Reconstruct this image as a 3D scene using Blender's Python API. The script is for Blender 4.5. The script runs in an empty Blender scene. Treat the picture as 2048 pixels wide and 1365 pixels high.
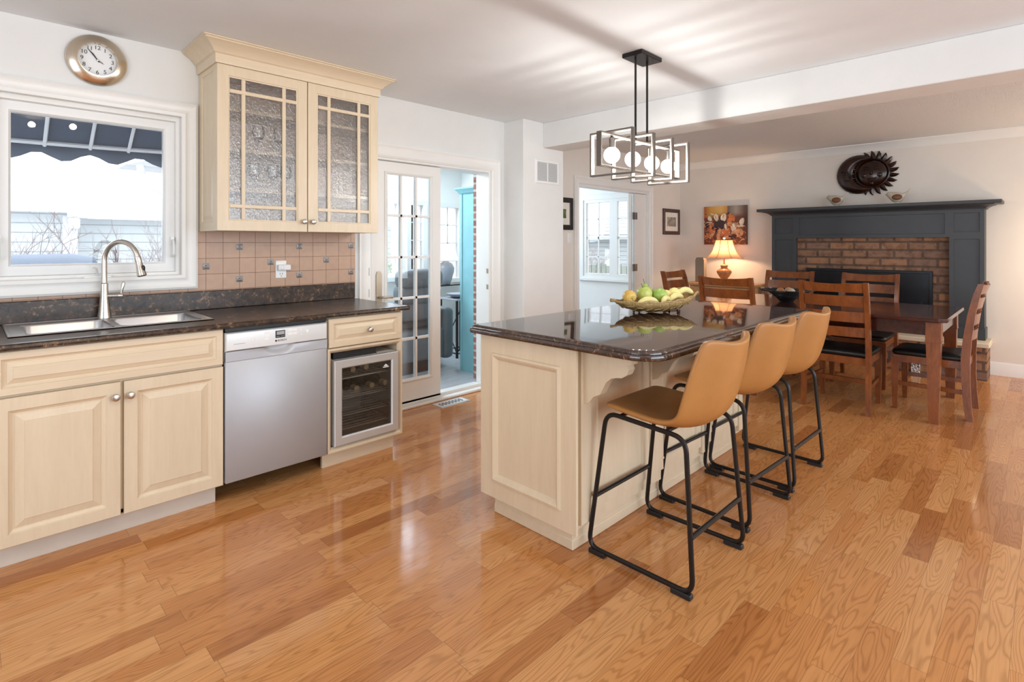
import bpy, bmesh, math, random
from mathutils import Vector, Matrix, noise as mnoise
random.seed(7)
PI = math.pi
S = bpy.context.scene
COL = S.collection

# ------------------------------------------------------------------ camera
cam = bpy.data.cameras.new('camera'); cam_ob = bpy.data.objects.new('camera', cam); COL.objects.link(cam_ob)
cam_ob.location = (0, 0, 1.312)
cam_ob.rotation_euler = (PI/2, 0, math.radians(44.7614 - 90))
cam.sensor_width = 36; cam.lens = 36*1085/2048; cam.shift_y = -195.5/2048
cam.clip_start = .05; cam.clip_end = 200
S.camera = cam_ob

# ------------------------------------------------------------------ sky, exposure, large lights
W = bpy.data.worlds.new('sky'); S.world = W; W.use_nodes = True
_bg = W.node_tree.nodes['Background']; _bg.inputs[0].default_value = (.93, .97, 1, 1); _bg.inputs[1].default_value = 4.0
S.view_settings.view_transform = 'Standard'
try: S.view_settings.look = 'None'
except Exception: pass
S.view_settings.exposure = 0.10; S.view_settings.gamma = 1.0; S.view_settings.use_curve_mapping = False
S.cycles.use_denoising = True
S.cycles.max_bounces = 9; S.cycles.diffuse_bounces = 5; S.cycles.glossy_bounces = 5; S.cycles.transparent_max_bounces = 14
S.cycles.sample_clamp_indirect = 6.0
S.cycles.caustics_reflective = False; S.cycles.caustics_refractive = False

def light(name, kind, loc, power, color=(1, 1, 1), target=None, size=None, size_y=None, radius=None, spot=None, blend=.4):
    d = bpy.data.lights.new(name, kind); d.energy = power; d.color = color
    o = bpy.data.objects.new(name, d); o.location = loc; COL.objects.link(o)
    if target is not None:
        o.rotation_euler = (Vector(target) - Vector(loc)).to_track_quat('-Z', 'Y').to_euler()
    if kind == 'AREA':
        d.size = size
        if size_y: d.shape = 'RECTANGLE'; d.size_y = size_y
    if radius is not None: d.shadow_soft_size = radius
    if spot: d.spot_size = math.radians(spot); d.spot_blend = blend
    return o
COOL = (.73, .875, 1.0); WARM = (1.0, .80, .56)
light('daylight_fill_rear', 'AREA', (1.6, -2.6, 1.45), 112, COOL, (1.6, 3, 1.9), 3.6, 1.9)  # added fill lamp before the solid rear wall, aimed up to brighten the ceiling
light('daylight_fill_left', 'AREA', (-2.3, .8, 1.4), 62, COOL, (3, 1.2, 1.9), 2.6, 1.8)  # second added fill, before the plain left wall, tilted up; no opening there
light('unseen_window_family', 'AREA', (5.6, -2.6, 1.45), 52, (.88, .95, 1), (5.6, 3, 1.5), 2.4, 1.8)  # added area lamp at solid wall, for an unseen window mirrored in cabinet glass
light('daylight_sunroom', 'AREA', (2.9, 5.3, 2.3), 60, COOL, (3.1, 4.0, .0), 2.2, .5)
light('daylight_back_room', 'AREA', (6.0, 6.6, 2.0), 50, COOL, (5.8, 3.4, 1.0), 2.0, 1.4)
light('ceiling_spot_one', 'SPOT', (.43, .72, 2.40), 17, WARM, (.6, 3.4, 1.2), radius=.025, spot=120, blend=.9)
light('ceiling_spot_two', 'SPOT', (.71, .86, 2.40), 17, WARM, (1.5, 3.4, 1.0), radius=.025, spot=120, blend=.9)
light('dining_lamp_right', 'POINT', (6.75, -.35, 1.15), 16, WARM, radius=.10)

# ------------------------------------------------------------------ material helpers
def newmat(name):
    m = bpy.data.materials.new(name); m.use_nodes = True
    nt = m.node_tree; b = nt.nodes['Principled BSDF']
    return m, nt, b
def setc(b, base=None, rough=None, metal=None, spec=None, emit=None, estr=None, coat=None, trans=None, ior=None):
    I = b.inputs
    if base is not None: I['Base Color'].default_value = (*base, 1)
    if rough is not None: I['Roughness'].default_value = rough
    if metal is not None: I['Metallic'].default_value = metal
    if spec is not None: I['Specular IOR Level'].default_value = spec
    if emit is not None: I['Emission Color'].default_value = (*emit, 1)
    if estr is not None: I['Emission Strength'].default_value = estr
    if coat is not None: I['Coat Weight'].default_value = coat; I['Coat Roughness'].default_value = .08
    if trans is not None: I['Transmission Weight'].default_value = trans
    if ior is not None: I['IOR'].default_value = ior
def node(nt, t, **kw):
    n = nt.nodes.new(t)
    for k, v in kw.items():
        if k.startswith('i_'): n.inputs[k[2:].replace('_', ' ')].default_value = v
        else: setattr(n, k, v)
    return n
def math_(nt, op, a, b=None):
    n = nt.nodes.new('ShaderNodeMath'); n.operation = op
    for i, x in enumerate((a, b)):
        if x is None: continue
        if isinstance(x, (int, float)): n.inputs[i].default_value = x
        else: nt.links.new(x, n.inputs[i])
    return n.outputs[0]
def ramp(nt, fac, stops, interp='LINEAR'):
    n = nt.nodes.new('ShaderNodeValToRGB'); n.color_ramp.interpolation = interp
    e = n.color_ramp.elements
    while len(e) < len(stops): e.new(.5)
    for el, (p, c) in zip(e, stops): el.position = p; el.color = (*c, 1) if len(c) == 3 else c
    nt.links.new(fac, n.inputs[0]); return n.outputs[0]
def mixc(nt, fac, a, b, mode='MIX'):
    n = nt.nodes.new('ShaderNodeMix'); n.data_type = 'RGBA'; n.blend_type = mode
    for sock, x in ((n.inputs[0], fac), (n.inputs[6], a), (n.inputs[7], b)):
        if isinstance(x, (int, float)): sock.default_value = x
        elif isinstance(x, tuple): sock.default_value = (*x, 1)
        else: nt.links.new(x, sock)
    return n.outputs[2]
def coords(nt, scale=(1, 1, 1), which='Object', rot=(0, 0, 0)):
    tc = nt.nodes.new('ShaderNodeTexCoord'); mp = nt.nodes.new('ShaderNodeMapping')
    mp.inputs['Scale'].default_value = scale; mp.inputs['Rotation'].default_value = rot
    nt.links.new(tc.outputs[which], mp.inputs[0]); return mp.outputs[0]
def noise(nt, vec, scale, detail=3, rough=.5, dist=0):
    n = nt.nodes.new('ShaderNodeTexNoise'); n.inputs['Scale'].default_value = scale
    n.inputs['Detail'].default_value = detail; n.inputs['Roughness'].default_value = rough; n.inputs['Distortion'].default_value = dist
    nt.links.new(vec, n.inputs['Vector']); return n.outputs['Fac']
def bump(nt, b, h, strength=.2, dist=.01):
    n = nt.nodes.new('ShaderNodeBump'); n.inputs['Strength'].default_value = strength; n.inputs['Distance'].default_value = dist
    nt.links.new(h, n.inputs['Height']); nt.links.new(n.outputs[0], b.inputs['Normal']); return n
def plain(name, base, rough=.5, metal=0, var=.06, vs=6, **kw):
    m, nt, b = newmat(name); setc(b, base, rough, metal, **kw)
    v = noise(nt, coords(nt), vs, 3)
    d = tuple(max(0, c*(1-var)) for c in base); l = tuple(min(1, c*(1+var)) for c in base)
    nt.links.new(ramp(nt, v, [(.3, d), (.7, l)]), b.inputs['Base Color'])
    return m
def wood(name, dark, light_, scale=(1, 1, 1), rough=.35, freq=6, coat=None, bumpy=0):
    m, nt, b = newmat(name); setc(b, light_, rough, coat=coat)
    v = coords(nt, scale); n1 = noise(nt, v, freq, 4, .6, .4); n2 = noise(nt, v, freq*5, 2)
    f = math_(nt, 'ADD', math_(nt, 'MULTIPLY', n1, .7), math_(nt, 'MULTIPLY', n2, .3))
    nt.links.new(ramp(nt, f, [(.3, dark), (.7, light_)]), b.inputs['Base Color'])
    if bumpy: bump(nt, b, f, bumpy, .003)
    return m
def emis(name, col, st):
    m, nt, b = newmat(name); setc(b, (0.8, .8, .8), .5, emit=col, estr=st); return m
def thin_glass(name, tint=(1, 1, 1), gl=.08, rough=.0, bscale=None, milk=0.0):
    m = bpy.data.materials.new(name); m.use_nodes = True; nt = m.node_tree
    for n in list(nt.nodes): nt.nodes.remove(n)
    out = nt.nodes.new('ShaderNodeOutputMaterial'); t = nt.nodes.new('ShaderNodeBsdfTransparent'); t.inputs[0].default_value = (*tint, 1)
    g = nt.nodes.new('ShaderNodeBsdfGlossy'); g.inputs['Roughness'].default_value = rough
    fr = nt.nodes.new('ShaderNodeFresnel'); fr.inputs[0].default_value = 1.45
    f = math_(nt, 'MULTIPLY', fr.outputs[0], gl/.04)
    f = math_(nt, 'MINIMUM', f, .9)
    mx = nt.nodes.new('ShaderNodeMixShader'); nt.links.new(f, mx.inputs[0]); nt.links.new(t.outputs[0], mx.inputs[1]); nt.links.new(g.outputs[0], mx.inputs[2])
    last = mx.outputs[0]
    if bscale:
        b = nt.nodes.new('ShaderNodeBump'); b.inputs['Strength'].default_value = .35; b.inputs['Distance'].default_value = .008
        h = noise(nt, coords(nt, (1, 1, .55)), bscale, 2, .5, 1.0); nt.links.new(h, b.inputs['Height'])
        nt.links.new(b.outputs[0], g.inputs['Normal'])
    if milk:
        d = nt.nodes.new('ShaderNodeBsdfDiffuse'); d.inputs[0].default_value = (.75, .72, .68, 1)
        m2 = nt.nodes.new('ShaderNodeMixShader'); m2.inputs[0].default_value = milk
        if bscale:
            h2 = noise(nt, coords(nt, (1, 1, .8)), 6, 4, .6, 1.0)
            nt.links.new(math_(nt, 'MULTIPLY', h2, milk*2), m2.inputs[0])
        nt.links.new(last, m2.inputs[1]); nt.links.new(d.outputs[0], m2.inputs[2]); last = m2.outputs[0]
    nt.links.new(last, out.inputs[0]); return m

def floor_material():
    m, nt, b = newmat('oak_floor'); setc(b, rough=.16, spec=.5)
    L = nt.links.new
    tc = nt.nodes.new('ShaderNodeTexCoord'); sp = nt.nodes.new('ShaderNodeSeparateXYZ'); L(tc.outputs['Object'], sp.inputs[0])
    x, y = sp.outputs[0], sp.outputs[1]
    pw = .0885
    yy = math_(nt, 'DIVIDE', math_(nt, 'ADD', y, 20*pw), pw); row = math_(nt, 'FLOOR', yy); fy = math_(nt, 'FRACT', yy)
    wn = node(nt, 'ShaderNodeTexWhiteNoise', noise_dimensions='1D'); L(row, wn.inputs['W'])
    r1 = wn.outputs['Value']
    ln = math_(nt, 'ADD', math_(nt, 'MULTIPLY', r1, .35), .42)
    xx = math_(nt, 'DIVIDE', math_(nt, 'ADD', x, math_(nt, 'ADD', math_(nt, 'MULTIPLY', r1, 17.3), 20)), ln)
    seg = math_(nt, 'FLOOR', xx); fx = math_(nt, 'FRACT', xx)
    cv = nt.nodes.new('ShaderNodeCombineXYZ'); L(row, cv.inputs[0]); L(seg, cv.inputs[1])
    w2 = node(nt, 'ShaderNodeTexWhiteNoise', noise_dimensions='2D'); L(cv.outputs[0], w2.inputs['Vector'])
    rid = w2.outputs['Value']
    base = ramp(nt, rid, [(0, (.42, .155, .046)), (.2, (.55, .228, .074)), (.6, (.61, .268, .090)), (1, (.66, .320, .122))])
    gv = nt.nodes.new('ShaderNodeCombineXYZ')
    L(math_(nt, 'ADD', math_(nt, 'MULTIPLY', x, .62), math_(nt, 'MULTIPLY', rid, 41)), gv.inputs[0])
    L(math_(nt, 'ADD', math_(nt, 'MULTIPLY', y, 5.2), math_(nt, 'MULTIPLY', rid, 23)), gv.inputs[1])
    L(math_(nt, 'MULTIPLY', rid, 77), gv.inputs[2])
    g1 = noise(nt, gv.outputs[0], 2.0, 2.2, .42, .15)
    g = math_(nt, 'SINE', math_(nt, 'MULTIPLY', g1, 150))
    g = ramp(nt, math_(nt, 'ADD', math_(nt, 'MULTIPLY', g, .5), .5), [(.0, (.70, .64, .58)), (.25, (.90, .88, .86)), (.6, (1, 1, 1))])
    fv = nt.nodes.new('ShaderNodeCombineXYZ')
    L(math_(nt, 'MULTIPLY', x, 5), fv.inputs[0]); L(math_(nt, 'MULTIPLY', y, 130), fv.inputs[1]); L(rid, fv.inputs[2])
    f1 = ramp(nt, noise(nt, fv.outputs[0], 1, 2), [(.35, (.90, .88, .86)), (.6, (1, 1, 1))])
    c = mixc(nt, .75, base, g, 'MULTIPLY'); c = mixc(nt, .8, c, f1, 'MULTIPLY')
    gy = math_(nt, 'LESS_THAN', fy, .014); gx = math_(nt, 'LESS_THAN', math_(nt, 'MULTIPLY', fx, ln), .0016)
    gr = math_(nt, 'MAXIMUM', gy, gx)
    c = mixc(nt, math_(nt, 'MULTIPLY', gr, .55), c, (.10, .04, .015))
    L(c, b.inputs['Base Color'])
    rr = noise(nt, coords(nt, (1.2, 9, 1)), 2.0, 2)
    L(math_(nt, 'ADD', math_(nt, 'MULTIPLY', rr, .12), .06), b.inputs['Roughness'])
    h = math_(nt, 'SUBTRACT', math_(nt, 'MULTIPLY', noise(nt, coords(nt, (1.4, 10, 1)), 2.2, 1), .6), math_(nt, 'MULTIPLY', gr, .5))
    h = math_(nt, 'ADD', h, math_(nt, 'MULTIPLY', rid, .25))
    bump(nt, b, h, .10, .006)
    return m
def granite(name, rough, dark=(.012, .010, .010), mid=(.075, .045, .030), lite=(.32, .20, .12), sc=60, spec=.42):
    m, nt, b = newmat(name); setc(b, rough=rough, spec=spec)
    v = coords(nt)
    n1 = noise(nt, v, sc, 4, .65, .6); n2 = noise(nt, v, sc*.28, 3, .6, .8)
    f = math_(nt, 'ADD', math_(nt, 'MULTIPLY', n1, .65), math_(nt, 'MULTIPLY', n2, .35))
    nt.links.new(ramp(nt, f, [(.36, dark), (.48, mid), (.56, tuple(x*1.3 for x in mid)), (.63, lite), (.72, (.38, .34, .32))]), b.inputs['Base Color'])
    return m
def brick_mat(name, cols, mortar, scale, bw, rh, rot=(0, 0, 0), ms=.012):
    m, nt, b = newmat(name); setc(b, rough=.85)
    v0 = coords(nt); sp = nt.nodes.new('ShaderNodeSeparateXYZ'); nt.links.new(v0, sp.inputs[0])
    cb = nt.nodes.new('ShaderNodeCombineXYZ'); nt.links.new(sp.outputs[1], cb.inputs[0]); nt.links.new(sp.outputs[2], cb.inputs[1]); nt.links.new(sp.outputs[0], cb.inputs[2]); v = cb.outputs[0]
    t = node(nt, 'ShaderNodeTexBrick'); nt.links.new(v, t.inputs['Vector'])
    t.inputs['Scale'].default_value = scale; t.inputs['Brick Width'].default_value = bw; t.inputs['Row Height'].default_value = rh
    t.inputs['Mortar Size'].default_value = ms; t.inputs['Color1'].default_value = (*cols[0], 1); t.inputs['Color2'].default_value = (*cols[1], 1)
    t.inputs['Mortar'].default_value = (*mortar, 1); t.inputs['Bias'].default_value = 0
    n = noise(nt, v, 14, 5, .65)
    c = mixc(nt, .85, t.outputs['Color'], ramp(nt, n, [(.3, (.40, .36, .34)), (.55, (1, 1, 1)), (.75, (1.0, .95, .9))]), 'MULTIPLY')
    nt.links.new(c, b.inputs['Base Color'])
    bump(nt, b, math_(nt, 'SUBTRACT', n, math_(nt, 'MULTIPLY', t.outputs['Fac'], 1.2)), .7, .012)
    return m
def tile_mat():
    m, nt, b = newmat('tan_tile'); setc(b, rough=.38)
    v = coords(nt, (1, 1, 1), 'Object', (PI/2, 0, 0))
    t = node(nt, 'ShaderNodeTexBrick'); nt.links.new(v, t.inputs['Vector'])
    t.offset = 0; t.inputs['Scale'].default_value = 1; t.inputs['Brick Width'].default_value = .0955; t.inputs['Row Height'].default_value = .0955
    t.inputs['Mortar Size'].default_value = .0016; t.inputs['Color1'].default_value = (.50, .315, .215, 1); t.inputs['Color2'].default_value = (.54, .345, .235, 1)
    t.inputs['Mortar'].default_value = (.20, .10, .06, 1)
    n = noise(nt, v, 25, 4)
    nt.links.new(mixc(nt, .5, t.outputs['Color'], ramp(nt, n, [(.3, (.86, .84, .82)), (.7, (1.0, 1.0, 1.0))]), 'MULTIPLY'), b.inputs['Base Color'])
    bump(nt, b, math_(nt, 'SUBTRACT', math_(nt, 'MULTIPLY', n, .2), t.outputs['Fac']), .3, .004)
    return m
def siding_mat(name, col, rh, rot, rough=.7):
    m, nt, b = newmat(name); setc(b, col, rough)
    v = coords(nt, (1, 1, 1), 'Object'); sp = nt.nodes.new('ShaderNodeSeparateXYZ'); nt.links.new(v, sp.inputs[0])
    f = math_(nt, 'FRACT', math_(nt, 'DIVIDE', sp.outputs[2], rh)); l = math_(nt, 'LESS_THAN', f, .12)
    nt.links.new(mixc(nt, l, col, tuple(c*.45 for c in col)), b.inputs['Base Color']); return m
def leather(name, base, rough=.42, sc=240):
    m, nt, b = newmat(name); setc(b, base, rough, spec=.4)
    v = coords(nt); n = noise(nt, v, 5, 3)
    nt.links.new(ramp(nt, n, [(.3, tuple(c*.88 for c in base)), (.7, tuple(c*1.08 for c in base))]), b.inputs['Base Color'])
    vo = node(nt, 'ShaderNodeTexVoronoi'); vo.inputs['Scale'].default_value = sc; nt.links.new(v, vo.inputs['Vector'])
    bump(nt, b, vo.outputs['Distance'], .12, .002); return m
def brushed(name, base, rough=.3, stretch=(1, 1, 60)):
    m, nt, b = newmat(name); setc(b, base, rough, 1.0)
    n = noise(nt, coords(nt, stretch), 8, 3)
    nt.links.new(math_(nt, 'ADD', math_(nt, 'MULTIPLY', n, .12), rough-.06), b.inputs['Roughness']); return m

M = {}
M['wall'] = plain('wall_paint', (.775, .765, .745), .75, var=.015)
M['wall_far'] = plain('family_wall_paint', (.78, .72, .655), .75, var=.015)
M['ceiling'] = plain('ceiling_paint', (.82, .845, .865), .8, var=.01)
m_, nt_, b_ = newmat('stipple_ceiling'); setc(b_, (.76, .75, .74), .9); bump(nt_, b_, noise(nt_, coords(nt_), 110, 3), .6, .01); M['stipple'] = m_
M['trim'] = plain('white_trim', (.83, .815, .785), .38, var=.01)
M['white'] = plain('white_plastic', (.85, .85, .84), .35, var=.01)
M['grille'] = plain('grille_grey', (.55, .56, .56), .5, var=.02)
M['floor'] = floor_material()
M['maple'] = wood('cream_maple', (.66, .53, .37), (.73, .60, .435), (6, 6, .7), .36, 3)
M['maple_h'] = wood('cream_maple_horizontal', (.66, .53, .37), (.73, .60, .435), (.7, 6, 6), .36, 3)
M['maple_in'] = wood('cabinet_interior', (.66, .52, .42), (.74, .60, .49), (6, 6, .7), .5, 3)
M['kick'] = plain('kick_board', (.60, .53, .45), .5)
M['laminate'] = granite('speckled_laminate', .26, (.008, .007, .007), (.048, .028, .018), (.24, .14, .08), sc=42)
M['granite'] = granite('polished_granite', .04, (.010, .008, .007), (.045, .022, .014), (.20, .10, .055), 75, 1.0)
M['steel'] = brushed('stainless', (.60, .60, .61), .36, (60, 1, 1))
M['steel_dw'] = plain('dishwasher_steel', (.47, .475, .50), .50, metal=.45, var=.015)
M['nickel'] = brushed('brushed_nickel', (.60, .56, .51), .26, (30, 30, 1))
M['clock_rim'] = brushed('clock_rim_metal', (.72, .62, .50), .24, (20, 20, 20))
M['dial'] = plain('clock_dial', (.82, .82, .82), .4, var=.01)
M['dw_panel'] = plain('dishwasher_panel', (.74, .75, .75), .3, var=.01, metal=.2)
M['black'] = plain('black_plastic', (.012, .012, .013), .4)
M['black_metal'] = plain('black_metal', (.016, .013, .012), .32, metal=.4)
M['ink'] = plain('dark_ink', (.03, .03, .03), .5)
M['grey_ink'] = plain('grey_ink', (.35, .36, .37), .5)
M['tile'] = tile_mat()
M['accent'] = brushed('accent_metal', (.22, .20, .19), .42, (40, 40, 40))
M['glass'] = thin_glass('window_glass', (.98, .99, 1), .035)
M['rain'] = thin_glass('rain_glass', (.95, .93, .91), .13, .03, 110, .02)
M['cooler_glass'] = thin_glass('cooler_glass', (.80, .78, .76), .05)
M['leather'] = leather('tan_leather', (.43, .188, .052), .38)
M['seat_black'] = leather('black_leather', (.012, .011, .011), .28)
M['cherry'] = wood('cherry_wood', (.13, .033, .008), (.31, .090, .021), (3, 3, 1.0), .30, 5, coat=.12)
M['mahogany'] = wood('dark_mahogany', (.035, .008, .005), (.075, .017, .010), (1, 4, 4), .16, 5, coat=.4)
M['mantel'] = plain('charcoal_paint', (.040, .045, .052), .42, var=.06)
M['brick'] = brick_mat('fireplace_brick', ((.40, .20, .10), (.22, .135, .10)), (.14, .085, .06), 1, .25, .088, (PI/2, 0, PI/2))
M['brick_red'] = brick_mat('red_brick', ((.42, .20, .16), (.32, .15, .12)), (.55, .50, .46), 1, .2, .07, (PI/2, 0, PI/2))
M['hearth_slab'] = plain('hearth_slab', (.70, .60, .45), .6)
M['insert'] = plain('insert_metal', (.014, .016, .020), .3, metal=.3)
M['plaque'] = plain('plaque_glaze', (.024, .007, .004), .22, var=.5, vs=9)
M['bird'] = plain('bird_cream', (.52, .48, .38), .45)
M['bird_wing'] = plain('bird_wing', (.16, .055, .018), .4)
M['pine'] = wood('pine_wood', (.50, .26, .11), (.66, .38, .18), (4, .6, 4), .4, 4)
M['taupe'] = plain('taupe_block', (.24, .19, .14), .6)
M['lamp_base'] = wood('lamp_base', (.30, .10, .035), (.55, .26, .10), (8, 8, 1), .3, 5)
m_ = bpy.data.materials.new('lamp_shade_cloth'); m_.use_nodes = True; nt_ = m_.node_tree
for n_ in list(nt_.nodes): nt_.nodes.remove(n_)
o_ = nt_.nodes.new('ShaderNodeOutputMaterial'); a_ = nt_.nodes.new('ShaderNodeMixShader'); t_ = nt_.nodes.new('ShaderNodeBsdfTranslucent'); e_ = nt_.nodes.new('ShaderNodeBsdfDiffuse')
t_.inputs[0].default_value = (.62, .38, .24, 1); e_.inputs[0].default_value = (.72, .50, .34, 1); a_.inputs[0].default_value = .45
nt_.links.new(t_.outputs[0], a_.inputs[1]); nt_.links.new(e_.outputs[0], a_.inputs[2]); nt_.links.new(a_.outputs[0], o_.inputs[0]); M['shade'] = m_
M['shade_trim'] = plain('shade_trim', (.20, .10, .04), .6)
M['gold_inner'] = plain('fixture_inner', (.50, .45, .38), .35, var=.02)
M['fixture'] = brushed('fixture_metal', (.20, .18, .165), .38, (20, 20, 20))
m_ = bpy.data.materials.new('bulb_glow'); m_.use_nodes = True; nt_ = m_.node_tree
for n_ in list(nt_.nodes): nt_.nodes.remove(n_)
o_ = nt_.nodes.new('ShaderNodeOutputMaterial'); a_ = nt_.nodes.new('ShaderNodeAddShader'); t_ = nt_.nodes.new('ShaderNodeBsdfTransparent'); e_ = nt_.nodes.new('ShaderNodeEmission')
e_.inputs[0].default_value = (1, .98, .95, 1); e_.inputs[1].default_value = 4.0
nt_.links.new(t_.outputs[0], a_.inputs[0]); nt_.links.new(e_.outputs[0], a_.inputs[1]); nt_.links.new(a_.outputs[0], o_.inputs[0]); M['bulb'] = m_
M['turq'] = plain('turquoise_paint', (.27, .56, .62), .5)
M['sun_floor'] = wood('sunroom_floor', (.45, .45, .47), (.60, .60, .62), (1, 8, 1), .25, 3)
M['navy'] = plain('navy_canvas', (.035, .052, .085), .7)
M['grill'] = plain('grill_cover', (.07, .10, .17), .5)
M['alu'] = plain('white_aluminium', (.52, .54, .57), .4, var=.02)
M['siding'] = siding_mat('garage_siding', (.40, .43, .445), .12, None)
M['roof'] = siding_mat('pale_roof', (.255, .25, .25), .11, None)
M['roof_snow'] = plain('pale_garage_roof', (.86, .86, .88), .8, var=.05)
M['fence'] = wood('fence_boards', (.15, .17, .15), (.26, .28, .25), (8, 8, .6), .8, 4)
M['twig'] = plain('twig_bark', (.11, .055, .05), .8)
M['twig_pale'] = plain('twig_pale', (.22, .18, .17), .8)
M['leaf'] = plain('garden_leaf', (.20, .28, .17), .7, var=.4, vs=30)
M['ground'] = plain('garden_ground', (.55, .55, .55), .9)
M['grey_leather'] = leather('grey_leather', (.13, .145, .155), .45, 90)
M['cream_shade'] = emis('cream_shade', (1, .93, .78), .35)
M['grey_ceramic'] = plain('grey_ceramic', (.36, .36, .40), .25)
M['basket'] = wood('basket_weave', (.22, .115, .030), (.58, .39, .16), (14, 40, 14), .6, 4, bumpy=.5)
def fruit(name, a, bcol):
    m, nt, b = newmat(name); setc(b, a, .33)
    nt.links.new(ramp(nt, noise(nt, coords(nt), 9, 3), [(.35, a), (.65, bcol)]), b.inputs['Base Color']); return m
M['apple_y'] = fruit('yellow_apple', (.72, .42, .07), (.76, .52, .14))
M['apple_g'] = fruit('green_apple', (.40, .50, .09), (.62, .62, .18))
M['pear_g'] = fruit('green_pear', (.28, .45, .07), (.42, .55, .13))
M['banana'] = fruit('banana_skin', (.80, .68, .24), (.84, .76, .40))
M['lemon'] = fruit('lemon_skin', (.80, .66, .20), (.84, .74, .34))
M['stem'] = plain('fruit_stem', (.10, .06, .03), .8)
M['bottle'] = plain('wine_bottle_glass', (.02, .025, .02), .15)
M['cork'] = plain('bottle_cap', (.70, .56, .33), .5)
M['cooler_in'] = plain('cooler_interior', (.78, .72, .66), .5)
M['silver'] = plain('silver_frame', (.66, .66, .66), .32, metal=.55, var=.02)
M['rack'] = plain('rack_wire', (.75, .73, .70), .25, metal=.6)
M['frame_black'] = plain('black_frame', (.014, .010, .010), .35)
M['frame_brown'] = wood('brown_frame', (.045, .018, .010), (.09, .035, .02), (4, 4, 4), .35, 6)
M['mat_board'] = plain('mat_board', (.80, .76, .68), .8)
M['photo_grey'] = plain('grey_photo', (.30, .27, .23), .5, var=.5, vs=22)
M['photo_green'] = plain('green_photo', (.12, .17, .06), .4, var=.8, vs=25)
M['brass'] = plain('aged_brass', (.42, .36, .28), .35, metal=.8)
M['hinge'] = plain('hinge_metal', (.22, .19, .17), .4, metal=.7)
M['pad'] = plain('felt_pad', (.75, .72, .68), .8)

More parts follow.
